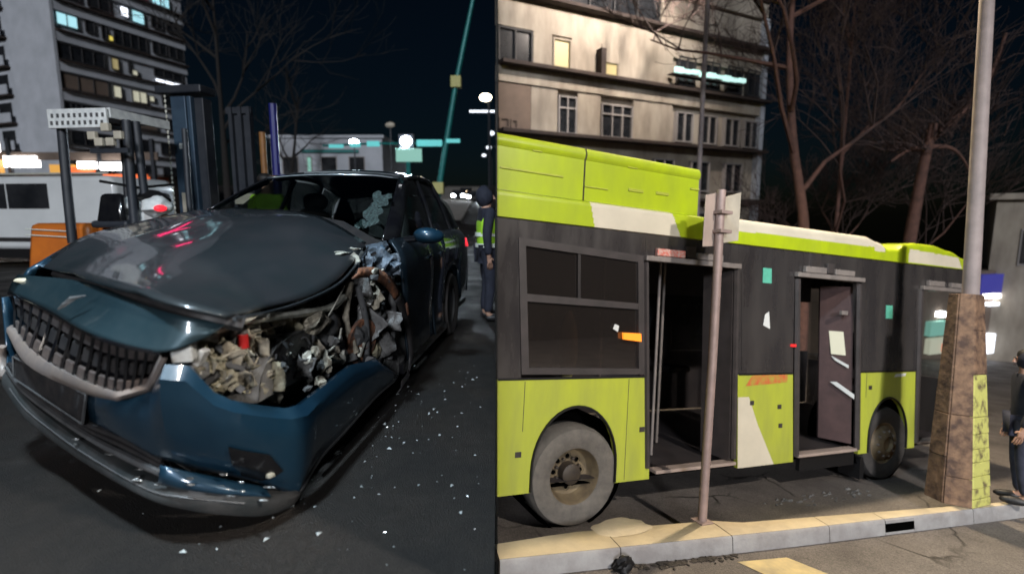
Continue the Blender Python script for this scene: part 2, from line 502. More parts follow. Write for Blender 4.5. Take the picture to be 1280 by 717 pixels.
def stuff(o):
    o['kind'] = 'stuff'
    return o


def dup(root, mtx, label=None):
    r = root.copy()
    COL.objects.link(r)
    r.matrix_world = mtx
    if label:
        r['label'] = label
    for ch in list(root.children):
        c = ch.copy()
        COL.objects.link(c)
        c.parent = r
        for g in ch.children:
            d = g.copy()
            COL.objects.link(d)
            d.parent = c
    return r


def cr(pts, n):
    """Catmull-Rom through pts, n samples per span"""
    P_ = [Vector(p) for p in pts]
    P_ = [P_[0] * 2 - P_[1]] + P_ + [P_[-1] * 2 - P_[-2]]
    out = []
    for i in range(1, len(P_) - 2):
        a, b, c, d = P_[i - 1:i + 3]
        for k in range(n):
            t = k / n
            out.append(0.5 * ((2 * b) + (c - a) * t + (2 * a - 5 * b + 4 * c - d) * t * t + (3 * b - a - 3 * c + d) * t ** 3))
    out.append(P_[-2])
    return out


def surf(rows, nu=4, nv=4):
    """smooth grid through control rows"""
    rr = [cr(r, nu) for r in rows]
    cols = [cr([r[i] for r in rr], nv) for i in range(len(rr[0]))]
    return [[cols[i][j] for i in range(len(cols))] for j in range(len(cols[0]))]


def lamp_light(name, typ, loc, energy, col, size=0.2, parent=None, rot=None, spot=None):
    d = bpy.data.lights.new(name, typ)
    d.energy = energy
    d.color = col
    if typ == 'AREA':
        d.size = size
    else:
        d.shadow_soft_size = size
    if typ == 'SPOT':
        d.spot_size = spot or rad(120)
        d.spot_blend = 0.6
    o = bpy.data.objects.new(name, d)
    COL.objects.link(o)
    if parent is not None:
        o.parent = parent
    o.location = loc
    if rot:
        o.rotation_euler = rot
    return o
P = {
 'bumper_top': [(0.04, -0.01, 0.548), (-0.16, -0.32, 0.59), (-0.178, -0.47, 0.638), (-0.267, -0.61, 0.771), (-0.219, -0.66, 0.752), (-0.168, -0.71, 0.638), (-0.124, -0.745, 0.593), (-0.022, -0.79, 0.536), (0.092, -0.83, 0.48), (0.181, -0.85, 0.464), (0.404, -0.865, 0.479), (0.707, -0.87, 0.487), (1.06, -0.875, 0.412), (1.456, -0.88, 0.191)],
 'bumper_bot': [(0.034, -0.0, 0.42), (-0.093, -0.25, 0.416), (-0.132, -0.41, 0.365), (-0.126, -0.5, 0.333), (-0.107, -0.58, 0.3), (-0.06, -0.66, 0.255), (-0.012, -0.71, 0.211), (0.042, -0.76, 0.158), (0.09, -0.8, 0.108), (0.153, -0.825, 0.054), (0.329, -0.85, 0.143), (0.587, -0.86, 0.157), (1.021, -0.87, 0.184), (1.365, -0.88, 0.175)],
 'lip_bot': [(0.381, 0.8, 0.429), (0.302, 0.62, 0.312), (0.23, 0.42, 0.242), (0.032, 0.03, 0.223), (-0.156, -0.38, 0.206), (-0.158, -0.54, 0.165), (-0.117, -0.67, 0.123), (-0.017, -0.77, 0.062), (0.104, -0.82, 0.03), (0.147, -0.835, 0.05)],
 'lip_top': [(0.41, 0.8, 0.507), (0.332, 0.62, 0.394), (0.25, 0.42, 0.332), (0.043, 0.03, 0.308), (-0.118, -0.38, 0.254), (-0.147, -0.54, 0.251), (-0.105, -0.67, 0.217), (-0.049, -0.77, 0.176), (0.055, -0.82, 0.118), (0.137, -0.835, 0.086)],
 'nose_top': [(0.579, 0.86, 0.969), (0.297, 0.23, 0.978), (-0.065, -0.32, 0.962), (-0.181, -0.6, 0.927), (-0.114, -0.74, 0.883)],
 'nose_mid': [(0.559, 0.88, 0.925), (0.279, 0.3, 0.916), (-0.12, -0.28, 0.889), (-0.205, -0.575, 0.854), (-0.155, -0.72, 0.86)],
 'nose_bot': [(0.538, 0.88, 0.886), (0.245, 0.36, 0.855), (-0.146, -0.22, 0.848), (-0.229, -0.55, 0.802), (-0.155, -0.7, 0.841)],
 'gr_top': [(0.537, 0.88, 0.877), (0.245, 0.36, 0.847), (-0.127, -0.2, 0.837), (-0.242, -0.43, 0.826), (-0.224, -0.56, 0.795)],
 'gr_bot': [(0.513, 0.86, 0.713), (0.166, 0.37, 0.674), (-0.109, -0.11, 0.655), (-0.205, -0.36, 0.642), (-0.178, -0.46, 0.659)],
 'trim_in': [(0.541, 0.88, 0.851), (0.513, 0.86, 0.713), (0.166, 0.37, 0.674), (-0.108, -0.11, 0.658), (-0.205, -0.36, 0.642), (-0.185, -0.46, 0.668), (-0.23, -0.565, 0.791)],
 'trim_out': [(0.529, 0.89, 0.845), (0.5, 0.88, 0.69), (0.162, 0.4, 0.623), (-0.098, -0.11, 0.603), (-0.195, -0.35, 0.607), (-0.178, -0.47, 0.641), (-0.248, -0.6, 0.791)],
 'plate': [(0.347, 0.66, 0.614), (0.047, 0.0, 0.552), (0.015, 0.0, 0.414), (0.338, 0.66, 0.488)],
 'lowgr_top': [(0.397, 0.78, 0.54), (0.32, 0.64, 0.49), (0.204, 0.36, 0.422), (0.011, 0.0, 0.412), (-0.095, -0.25, 0.406), (-0.132, -0.44, 0.34)],
 'lowgr_bot': [(0.394, 0.78, 0.512), (0.314, 0.6, 0.401), (0.232, 0.4, 0.34), (0.034, 0.02, 0.313), (-0.105, -0.28, 0.293), (-0.142, -0.44, 0.263)],
 'lowblue_top': [(-0.15, -0.455, 0.349), (-0.116, -0.555, 0.307), (-0.052, -0.67, 0.244), (0.031, -0.75, 0.175)],
 'lowblue_bot': [(-0.141, -0.43, 0.266), (-0.145, -0.545, 0.25), (-0.097, -0.68, 0.209), (0.006, -0.79, 0.145)],
 'duct': [(-0.071, -0.69, 0.415), (0.033, -0.785, 0.399), (0.059, -0.81, 0.265), (0.024, -0.755, 0.183), (-0.032, -0.69, 0.234)],
 'rail': [(-0.01, -0.6, 0.856), (0.087, -0.63, 0.872), (0.268, -0.66, 0.855), (0.533, -0.69, 0.825), (0.825, -0.71, 0.804), (0.944, -0.72, 0.835)],
 'bracket': [(-0.177, -0.6, 0.806), (-0.124, -0.6, 0.799), (-0.119, -0.63, 0.755)],
 'liner': [(0.043, -0.74, 0.52), (0.095, -0.73, 0.615), (0.221, -0.72, 0.69), (0.362, -0.72, 0.721), (0.542, -0.72, 0.714), (0.763, -0.73, 0.656), (0.964, -0.75, 0.529), (0.974, -0.8, 0.44)],
 'arch': [(0.917, -0.84, 0.963), (1.132, -0.86, 0.94), (1.383, -0.875, 0.844), (1.584, -0.885, 0.682), (1.746, -0.89, 0.464), (1.791, -0.89, 0.27), (1.668, -0.885, 0.147), (1.485, -0.88, 0.113)],
 'arch2': [(1.413, -0.8, 0.839), (1.54, -0.82, 0.711), (1.563, -0.83, 0.549), (1.473, -0.83, 0.372), (1.325, -0.82, 0.264)],
 'flap': [(1.482, -0.85, 0.721), (1.733, -0.86, 0.544), (1.797, -0.87, 0.268), (1.574, -0.86, 0.153), (1.332, -0.84, 0.284), (1.451, -0.84, 0.461)],
 'flap2': [(0.043, -0.75, 0.271), (0.043, -0.75, 0.271)],
 'dome': [(1.378, -0.76, 1.022)],
 'silver': [(1.016, -0.78, 0.796), (1.373, -0.78, 0.802), (1.149, -0.78, 0.724)],
 'hose': [(1.322, -0.8, 0.851), (1.394, -0.81, 0.638), (1.341, -0.8, 0.46), (1.264, -0.8, 0.32)],
 'hose2': [(1.004, -0.76, 0.892), (0.958, -0.74, 0.673), (0.992, -0.78, 0.474)],
 'red': [(0.103, -0.66, 0.768)],
 'batt': [(0.245, -0.5, 0.763)],
 'yel': [(-0.127, -0.62, 0.754), (-0.104, -0.64, 0.702), (-0.077, -0.67, 0.637), (0.064, -0.66, 0.623), (0.202, -0.64, 0.643), (0.165, -0.7, 0.573), (0.461, -0.6, 0.734), (0.701, -0.6, 0.746), (0.845, -0.62, 0.749), (0.058, -0.7, 0.558)],
 'crack': [(1.674, -0.56, 1.145)],
 'mirror': [(1.557, -0.98, 1.172), (2.726, -1.0, 1.086), (2.513, -1.0, 1.026), (1.692, -0.98, 1.067)],
 'white1': [(0.85, -0.79, 0.89), (0.73, -0.75, 0.755)],
 'hood0': [(0.638, 0.8, 1.01), (0.308, 0.27, 0.998), (-0.077, -0.3, 0.983), (-0.222, -0.62, 0.958), (-0.171, -0.78, 0.911)],
 'hoodR': [(0.769, 0.8, 1.086), (0.953, 0.8, 1.163), (1.236, 0.79, 1.219), (1.526, 0.77, 1.269), (1.83, 0.72, 1.316)],
 'hoodL': [(0.203, -0.7, 0.878), (0.449, -0.74, 0.887), (0.739, -0.79, 0.936), (1.042, -0.79, 1.039), (1.367, -0.73, 1.1)],
 'cowl': [(1.83, 0.72, 1.316), (1.824, 0.4, 1.321), (1.793, -0.05, 1.309), (1.676, -0.4, 1.235), (1.57, -0.7, 1.1)]}


# ================================================================== SETTING
def part_x(y, z):
    """the partition between the two streets, metres"""
    return -0.03016 * (y * 0.99015 - (z - 1.28) * 0.14)


def hill(y):
    return 0.0 if y < 26 else 0.075 * (y - 26) * min(1.0, (y - 26) / 8)


def rplane(x, y):
    return -1.65989663 - (0.05256202 * (x - 0.51943614) + 0.14894214 * (y - 4.46796854)) / 0.98744796


# left street: flat by the car, climbing further away
ys = [-14, -4, 0, 1, 2, 4, 8, 16, 26, 28, 30, 32, 34, 40, 60, 100, 160]
rows = []
for y in ys:
    z = hill(y)
    xr = part_x(max(y, 1.2), z) - 0.006 if y <= 48 else part_x(48, z) - 0.006 + (y - 48) * 0.35
    rows.append([(-160, y, z), (-60, y, z), (-20, y, z), (xr - 1.0, y, z), (xr, y, z)])
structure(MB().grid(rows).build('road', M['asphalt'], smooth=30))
# raised pavement strip far up the left street
rows = []
for y in (36, 44, 56, 80, 140):
    z = hill(y) + 0.004
    xa = -3.55 - (y - 36) * 0.045
    rows.append([(xa - 9, y, z + 0.13), (xa - 0.02, y, z + 0.13), (xa, y, z)])
structure(MB().grid(rows).build('pavement', M['concrete']))
structure(MB().add([(-1.95, 16.55, 0.004), (-0.62, 15.8, 0.004), (-0.6, 16.05, 0.004), (-1.93, 16.8, 0.004)], [(0, 1, 2, 3)]).build('road_marking', M['white_line']))

# right street: its own slope, tarmac in one sheet
pts = [(0.0, -8), (part_x(1.2, -1) + 0.006, 1.2), (part_x(48, -6) + 0.006, 48), (20, 90), (90, 90), (90, -8)]
structure(MB().add([(x, y, rplane(x, y)) for x, y in pts], [tuple(range(6))]).build('road', M['asphalt_warm']))


def rlocal(x, y, z):
    return RM.inverted() @ Vector((x, y, z))


# kerb island between the camera and the bus: cream painted top, grey face, a drain slot
def isl(x):      # near edge and far edge of the island, in the bus street's own metres
    return (-0.585 - 0.117 * (x + 0.95) if x < 2 else -0.93 - 0.1 * (x - 2)), (-0.30 - 0.145 * (x + 0.85) if x > 1.2 else -0.33 - 0.135 * max(0, x + 0.2))


xs = [-0.93, -0.5, 0.0, 0.6, 1.2, 1.8, 2.4, 3.02, 3.42, 4.0, 4.6, 5.4, 7.0, 11.0, 20.0]
h = 0.15
core = []
for x in xs:
    n_, f_ = isl(x)
    core.append([(x, f_ - 0.006, 0.0), (x, f_ - 0.006, h - 0.012), (x, n_ + 0.02, h - 0.012), (x, n_ + 0.02, 0.0)])
kerb = structure(MB().grid(core).build('kerb', M['stone_joint'], mtx=RM))


def krow(x, gap):
    n_, f_ = isl(x)
    x += gap
    return [(x + 0.05, f_, 0.0), (x + 0.05, f_, h - 0.012), (x + 0.045, f_ - 0.014, h), (x, n_ + 0.014, h)], [(x, n_ + 0.013, h - 0.001), (x, n_, h - 0.014), (x, n_ - 0.012, 0.0)]


ks = [-0.93, 0.10, 1.2, 2.3, 3.02, 3.42, 4.3, 5.3, 6.4, 7.5, 9, 11, 14, 20]
for a, b in zip(ks, ks[1:]):
    mid = [a + (b - a) * k / 4 for k in range(5)]
    ga = [0.004 if k == 0 and a != 3.42 else (-0.004 if k == 4 and b != 3.42 else 0) for k in range(5)]
    tp, fc = zip(*[krow(x, g) for x, g in zip(mid, ga)])
    MB().grid(tp).build('kerb_stone', M['kerb_top'], kerb, smooth=40)
    if a == 3.02:                           # the drain slot: a lip above, a thin sill below
        lo, hi = 0.022, 0.108
        fb = MB()
        for p, q in zip(fc, fc[1:]):
            yp, yq = p[1][1] - 0.005, q[1][1] - 0.005
            fb.add([p[2], q[2], (q[2][0], yq, lo), (p[2][0], yp, lo)], [(0, 1, 2, 3)])
            fb.add([(p[2][0], yp, hi), (q[2][0], yq, hi), q[1], p[1]], [(0, 1, 2, 3)])
            fb.grid([p[:2], q[:2]])
        fb.build('kerb_front', M['kerb_face'], kerb)
    else:
        MB().grid(fc).build('kerb_front', M['kerb_face'], kerb, smooth=40)
n_ = isl(3.2)[0]
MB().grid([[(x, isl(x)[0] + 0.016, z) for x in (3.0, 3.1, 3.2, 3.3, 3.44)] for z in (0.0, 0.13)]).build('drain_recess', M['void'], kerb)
structure(MB().add([(1.12, -0.97, 0.004), (1.62, -1.05, 0.004), (1.80, -1.6, 0.004), (1.3, -1.6, 0.004)], [(0, 1, 2, 3)]).build('road_marking', M['yellow_line'], mtx=RM))
structure(MB().add([(7.5, -0.6, 0.004), (12, -0.2, 0.004), (12, -0.05, 0.004), (7.5, -0.47, 0.004)], [(0, 1, 2, 3)]).build('road_marking', M['white_line'], mtx=RM))

# the dark partition that divides the two streets, seen edge-on from the camera
pb = MB()
ya, yb = 1.55, 48.0
q = []
for y, z in ((ya, -1.25), (yb, -8.2), (yb, 26.0), (ya, 3.6)):
    q.append((part_x(y, z), y, z))
pb.prism(q, (0.0025, 0, 0))
tag(pb.build('partition', M['partition']), 'tall thin dark partition standing between the crashed car\'s street and the bus street', 'partition')


# ================================================================== THE CRASHED CAR
# car metres: x to the rear, y to the car's right, z up
car = thing('crashed_car', 'dark teal car with its front left corner torn off and hood buckled', 'car', CARM)


def cp(name):
    return [Vector(p) for p in P[name]]


# ---- hood: buckled sheet with a raised, folded left edge
H0, HR, HL, CW = cp('hood0'), cp('hoodR'), cp('hoodL'), cp('cowl')

for i_, dz in enumerate((0.0, 0.006, 0.026, 0.02, 0.014)):   # the front edge stands open above the nose
    H0[i_].z += dz


def lerp(a, b, t):
    return a * (1 - t) + b * t


hr = [H0[0]] + HR
hl = [H0[-1]] + HL
rows = []
hrs, hls = cr(hr, 4), cr(hl, 4)
h0s, cws = cr(H0, 6), cr(CW, 6)
nr, nc = 24, len(h0s)
for i in range(nr):
    v = i / (nr - 1)
    ri = v * (len(hrs) - 1)
    li = v * (len(hls) - 1)
    R_ = lerp(hrs[int(ri)], hrs[min(int(ri) + 1, len(hrs) - 1)], ri % 1)
    L_ = lerp(hls[int(li)], hls[min(int(li) + 1, len(hls) - 1)], li % 1)
    row = []
    for j in range(nc):
        u = j / (nc - 1)
        fr, bk = h0s[j], cws[j]
        p = lerp(R_, L_, u) + lerp(fr, bk, v) - (lerp(lerp(H0[0], H0[-1], u), lerp(CW[0], CW[-1], u), v))
        crown = 0.022 * math.sin(PI * v) * math.sin(PI * u)
        crease = 0.016 * math.exp(-abs(u - 0.24) / 0.03) + 0.014 * math.exp(-abs(u - 0.60 - 0.08 * v) / 0.03) - 0.02 * math.exp(-((u - 0.62 - 0.1 * v) / 0.07) ** 2) * math.sin(PI * v)
        fold = 0.035 * noise.noise(Vector((p.x * 3.1, p.y * 4.2, 1.7))) * max(0, u - 0.45) * 2 * math.sin(PI * min(1, v * 1.2))
        row.append(p + Vector((0, 0, crown + crease + fold)))
    rows.append(row)
HOODROWS = rows
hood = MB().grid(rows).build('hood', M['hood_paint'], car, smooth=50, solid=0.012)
hood['label'] = 'buckled dark hood folded up along its left edge'
# inner hood frame seen in the gap at the front
MB().tube(cr([p + Vector((0.10, 0.0, -0.055)) for p in H0], 4), 0.03, 6).build('hood_latch_panel', M['trim_black'], car, smooth=40)
MB().tube(cr([p + Vector((0.03, -0.01, -0.018)) for p in ([H0[-1]] + HL)], 4), 0.008, 5).build('hood_edge', M['hood_paint'], car, smooth=60)
for (x, y, z, dx, dy) in ((1.30, -0.62, 1.115, 0.10, 0.03), (1.0, -0.66, 1.06, 0.05, 0.10), (1.13, -0.72, 1.075, 0.03, 0.06), (0.95, -0.52, 1.085, 0.03, 0.05)):  # bright highlight streaks on the hood, put in as pale lumps
    MB().lump((x, y, z), (dx, dy, 0.008), int(x * 50), 2, 0.3).build('hood_glint', M['pale_metal'], car, smooth=30)

# ---- nose panel, headlight, emblem
nose = MB().grid(surf([cp('nose_top'), cp('nose_mid'), cp('nose_bot')], 6, 4)).build('nose_panel', M['nose_paint'], car, smooth=50, solid=0.01)
a, b = Vector(P['nose_top'][0]), Vector(P['nose_mid'][0])
n0 = Vector((-0.75, -0.1, 0.4)).normalized()
MB().lump((0.53, 0.77, 0.945), (0.02, 0.06, 0.013), 3, 3, 0.05).build('headlight', M['head_lens_glint'], car, smooth=60)
for sgn, (c0, c1) in enumerate((((0.030, -0.020, 0.945), (0.018, -0.005, 0.905)), ((0.028, -0.05, 0.962), (0.022, -0.035, 0.935)))):
    c0, c1 = Vector(c0) + Vector((-0.035, 0.0, 0)), Vector(c1) + Vector((-0.032, 0.035, 0))
    MB().tube([c0 + Vector((0, -0.02 if sgn == 0 else -0.04, 0)), lerp(c0, c1, 0.5), c1], [0.003, 0.010, 0.003], 4).build('emblem_star', M['silver'], car)

# ---- grille: dark back, three rows of blocks, ribs
gt, gb = cr(P['gr_top'], 8), cr(P['gr_bot'], 8)
back = [[p + Vector((0.06, 0.02, 0.0)) for p in gt], [p + Vector((0.06, 0.02, 0.0)) for p in gb]]
grille = MB().grid(back).build('grille', M['gloss_black'], car, smooth=40)


def gpt(u, v):
    i = u * (len(gt) - 1)
    k = min(int(i), len(gt) - 2)
    return lerp(lerp(gt[k], gt[k + 1], i - k), lerp(gb[k], gb[k + 1], i - k), v)


NB = 15
fwd = Vector((-1, -0.35, 0.15)).normalized()
for r in range(3):
    v0, v1 = ((0.03, 0.26), (0.34, 0.66), (0.74, 0.985))[r]
    for k in range(NB):
        u0 = 0.02 + 0.955 * (k + 0.14) / NB
        u1 = 0.02 + 0.955 * (k + 0.86) / NB
        if r == 2:
            u0 += 0.008
            u1 += 0.008
        q = [gpt(u0, v0), gpt(u1, v0), gpt(min(1, u1 + 0.005), v1), gpt(u0 + 0.005, v1)]
        d = 0.028 if r != 1 else 0.045
        base = [p - fwd * d for p in q]
        c = sum(base, Vector()) / 4
        tip = [lerp(p, c + fwd * 0.0, 0.16) + fwd * 0.017 for p in base]
        mb = MB().add(base + tip, [(4, 5, 6, 7), (0, 1, 5, 4), (1, 2, 6, 5), (2, 3, 7, 6), (3, 0, 4, 7)])
        mb.build('grille_block', M['grille_block'] if r == 2 else M['trim_black' if r else 'grille_dim'], grille)
for k in range(NB + 1):
    u = 0.02 + 0.955 * k / NB
    MB().tube([gpt(u, 0.0) - fwd * 0.012, gpt(u, 0.5) - fwd * 0.022, gpt(min(1, u + 0.006), 1.0) - fwd * 0.012], 0.0065, 4).build('grille_rib', M['gloss_black'], grille)
MB().tube([p - fwd * 0.004 for p in gt], 0.007, 5).build('grille_top_edge', M['gloss_black'], car)
def trim_line(q):
    q = [Vector(p) for p in q]
    return cr(q[1:5], 6)[:-1] + cr([q[4], lerp(q[4], q[5], 0.55), q[5]], 3)[:-1] + cr([q[5], lerp(q[5], q[6], 0.5), q[6]], 3)


ti, to = trim_line(P['trim_in']), trim_line(P['trim_out'])
MB().tube([Vector(P['trim_in'][0]) + Vector((0, 0.01, 0)), Vector(P['trim_in'][1]) + Vector((-0.005, 0.015, 0.01))], 0.008, 6).build('grille_end_trim', M['chrome'], car)
rows = []
for i_, o_ in zip(ti, to):
    o_ = o_ - Vector((0, 0, 0.004))
    m_ = lerp(i_, o_, 0.5) + fwd * 0.014
    rows.append([i_ - fwd * 0.02, i_, m_, o_, o_ - fwd * 0.02])
MB().grid(rows).build('grille_surround', M['chrome'], car, smooth=60)

# ---- bumper skin, wrapped from the plate to the torn wheel arch
bt, bb = cp('bumper_top'), cp('bumper_bot')


def lin(pts, n):
    out = []
    for a_, b_ in zip(pts, pts[1:]):
        out += [lerp(Vector(a_), Vector(b_), k / n) for k in range(n)]
    return out + [Vector(pts[-1])]


rows = [[], [], [], [], [], []]
for i, (a, b) in enumerate(zip(bt, bb)):
    tt = min(1.0, max(0.0, (i - 3.5) / 6.5))
    d = Vector((-1 + 0.75 * tt, -0.25 - 0.75 * tt, 0))
    d.normalize()
    hgt = (a - b).length
    k = min(1, hgt / 0.2)
    ch = (0.045 if 3 <= i <= 9 else (0.02 if i > 9 else 0.012)) * k
    rows[0].append(a - d * 0.03 + Vector((0, 0, -0.008)))
    rows[1].append(a + Vector((0, 0, 0.0)))
    rows[2].append(lerp(a, b, 0.10 * k) + d * ch)
    rows[3].append(lerp(a, b, 0.35) + d * (ch + 0.012 * k))
    rows[4].append(lerp(a, b, 0.72) + d * (ch * 0.7 + 0.008 * k))
    rows[5].append(b)
cols6 = [lin(r, 3) for r in rows]
gridb = []
for r in (0, 1, 2):
    gridb.append(cols6[r])
mid = [cr([cols6[q][j] for q in (2, 3, 4, 5)], 4) for j in range(len(cols6[0]))]
for q in range(1, len(mid[0])):
    gridb.append([m_[q] for m_ in mid])
bumper = MB().grid(gridb).build('bumper', M['paint'], car, smooth=33, solid=0.006)
bumper['label'] = 'teal bumper skin hanging loose at the torn wheel arch'
# pale torn edge along the arch
MB().tube(cr([bb[9] + Vector((0.0, -0.006, 0.01)), bb[10], bb[11], bb[12], bb[13], bt[13]], 3), 0.009, 5).build('bumper_torn_edge', M['trim_grey'], car, smooth=60)
# sagging inner liner strip below the bumper corner
r1 = cr([bb[10] + Vector((0.02, 0.03, 0.02)), bb[11] + Vector((0.02, 0.03, 0.03)), bb[12] + Vector((0.0, 0.03, 0.04)), bb[13] + Vector((0, 0.02, 0.03))], 4)
r2 = [p + Vector((0.17 * math.sin(PI * i / (len(r1) - 1)) + 0.02, 0.02, -0.07 * math.sin(PI * i / (len(r1) - 1)))) for i, p in enumerate(r1)]
MB().grid([r1, r2]).build('bumper_liner', M['dust_dark'], car, smooth=50)
pr_ = [p + Vector((0, 0, 0.004)) for p in r2]
MB().tube(pr_, [0.006 + 0.004 * math.sin(i * 1.7) for i in range(len(pr_))], 5).build('liner_torn_edge', M['trim_grey'], car, smooth=60)

# fog duct recess on the bumper's corner
dr = []
for q in range(8, len(gridb) - 1):
    t_ = (q - 8) / (len(gridb) - 10)
    j0, j1 = int(16 + 1.5 * t_), int(23 - 1 * abs(t_ - 0.4) * 4)
    row = [gridb[q][min(j1, j0 + k)] for k in range(8)]
    dr.append([p + Vector((-0.007, -0.006, 0)) for p in row])
duct = MB().grid(dr).build('fog_duct', M['gloss_black'], car, smooth=50)
MB().lump(dr[-2][4] + Vector((-0.01, -0.012, 0.02)), (0.015, 0.02, 0.018), 4, 1).build('duct_lamp', M['lens'], duct)
# number plate panel (no plate on it), lower grille bars, lip
pq = [p + Vector((-0.02, -0.01, 0)) for p in cp('plate')]
MB().prism(pq, Vector((0.035, 0.01, 0))).build('plate_panel', M['trim_black'], car, bevel=0.006)
MB().tube([pq[0] + Vector((-0.004, 0, -0.01)), pq[1] + Vector((-0.004, 0, -0.012)), pq[2] + Vector((-0.004, 0, 0.012)), pq[3] + Vector((-0.004, 0, 0.01)), pq[0] + Vector((-0.004, 0, -0.01))], 0.005, 4).build('plate_rim', M['trim_grey'], car)
lt, lb = cr(P['lowgr_top'], 5), cr(P['lowgr_bot'], 5)
lower = MB().grid([[p + Vector((0.05, 0, 0.01)) for p in lt], [p + Vector((0.05, 0, -0.01)) for p in lb]]).build('lower_grille', M['gloss_black'], car, smooth=40)
for v in (0.02, 0.3, 0.55, 0.8):
    MB().tube([lerp(a, b, v) + Vector((0.012 + 0.01 * math.sin(v * 9), 0, 0)) for a, b in zip(lt, lb)], 0.011, 5).build('lower_grille_bar', M['trim_black'] if v < 0.5 else M['trim_grey'], lower, smooth=50)
# rows of side trim between the lip and the plate on the car's right
MB().tube(cr([(0.44, 0.84, 0.62), (0.45, 0.86, 0.56), (0.43, 0.84, 0.50), (0.40, 0.8, 0.47)], 4), 0.018, 6).build('corner_trim', M['chrome'], car, smooth=60)
ll = [cp('lowblue_top'), [lerp(a, b, 0.5) + Vector((-0.012, -0.01, 0)) for a, b in zip(cp('lowblue_top'), cp('lowblue_bot'))], cp('lowblue_bot')]
ll = [[p + Vector((-0.022, -0.018, 0)) for p in r] for r in ll]
MB().grid(surf(ll, 4, 3)).build('lower_trim', M['paint'], car, smooth=50, solid=0.008)
lpt, lpb = cr(P['lip_top'], 5), cr(P['lip_bot'], 5)
rows = []
for i, (a, b) in enumerate(zip(lpt, lpb)):
    d = Vector((-1, -0.25, 0)) if i < 30 else Vector((-0.6, -1, 0))
    d.normalize()
    rows.append([a - d * 0.06, a, lerp(a, b, 0.3) + d * 0.018, lerp(a, b, 0.8) + d * 0.012, b, b - d * 0.12])
lip = MB().grid(rows).build('bumper_lip', M['lip_grey'], car, smooth=50)
MB().tube([lerp(a, b, 0.32) + Vector((-0.02, -0.006, 0)) for a, b in list(zip(lpt, lpb))[2:34]], 0.0035, 4).build('lip_edge', M['trim_grey'], car, smooth=60)
rr = random.Random(5)
for k in range(16):                       # scuffs and splinters along the lower trim
    i = rr.randrange(14, 40)
    p = lerp(lpt[i], lpb[i], rr.uniform(-0.9, 0.1)) + Vector((-0.035, -0.02, 0))
    MB().lump(p, (0.005, rr.uniform(0.008, 0.03), 0.004), k, 1, 0.3).build('paint_splinter', M['shiny_scrap'], lip)

# ---- torn-open engine bay
bay = MB()
bay.add([(0.62, 0.76, 0.3), (0.05, -0.42, 0.2), (0.05, -0.42, 0.80), (0.66, 0.76, 0.86)], [(0, 1, 2, 3)])
bay.add([(0.05, -0.42, 0.15), (1.6, -0.42, 0.15), (1.6, -0.42, 1.12), (0.05, -0.42, 0.86)], [(0, 1, 2, 3)])
bay.add([(1.62, 0.75, 0.15), (1.62, -0.80, 0.15), (1.62, -0.72, 1.06), (1.62, 0.70, 1.24)], [(0, 1, 2, 3)])
bay.add([(0.62, 0.75, 0.3), (0.02, -0.72, 0.15), (1.7, -0.8, 0.15), (1.7, 0.75, 0.17)], [(0, 1, 2, 3)])
MB_ = bay.build('engine_bay', M['dust_dark'], car)
rl = [p + Vector((-0.02, -0.03, -0.022)) for p in cr(P['rail'], 4)]
MB().tube(rl, [0.017 + 0.005 * (i % 4 == 0) for i in range(len(rl))], 6).build('fender_rail', M['pale_metal'], car, smooth=40)
MB().grid([[p + Vector((0, 0.02, 0.0)) for p in rl], [p + Vector((0.02, 0.12, -0.11)) for p in rl]]).build('rail_web', M['dust'], car, smooth=40)
q = cp('bracket')
MB().box(-0.03, 0.03, -0.035, 0.035, -0.035, 0.04, Matrix.Translation(q[0] + Vector((0.02, 0, -0.02))) @ Matrix.Rotation(0.3, 4, 'Z')).build('headlight_bracket', M['white_plastic'], car, bevel=0.006)
MB().box(-0.02, 0.02, -0.012, 0.012, -0.035, 0.03, Matrix.Translation(q[2] + Vector((0.01, 0, 0.0))) @ Matrix.Rotation(0.5, 4, 'X')).build('headlight_bracket', M['white_plastic'], car, bevel=0.004)
MB().box(-0.05, 0.05, -0.02, 0.02, -0.05, 0.05, Matrix.Translation(Vector((0.02, -0.57, 0.83))) @ Matrix.Rotation(0.4, 4, 'Y')).build('hinge_plate', M['white_plastic'], car, bevel=0.006)
q = Vector(P['red'][0])
MB().cyl(q + Vector((0, 0, -0.035)), q + Vector((0, 0, 0.02)), 0.021, n=10).build('red_cap', M['red_plastic'], car, smooth=40)
MB().lump(q + Vector((0.03, 0.03, 0.015)), (0.05, 0.04, 0.035), 2, 2, 0.3).build('filler_neck', M['dust_dark'], car, smooth=40)
rr = random.Random(11)
# cream foam and dusty plastic torn from behind the headlight
for i, p in enumerate(cp('yel')):
    MB().lump(p + Vector((0.05, 0.02, 0)), (0.05, 0.035 + 0.015 * rr.random(), 0.022 + 0.016 * rr.random()), i, 3, 0.5, 2.6,
              Matrix.Rotation(rr.uniform(-0.8, 0.8), 4, 'Y') @ Matrix.Rotation(rr.uniform(-1, 1), 4, 'Z')).build('foam_chunk', M['foam'], car, smooth=25)
bits = MB()


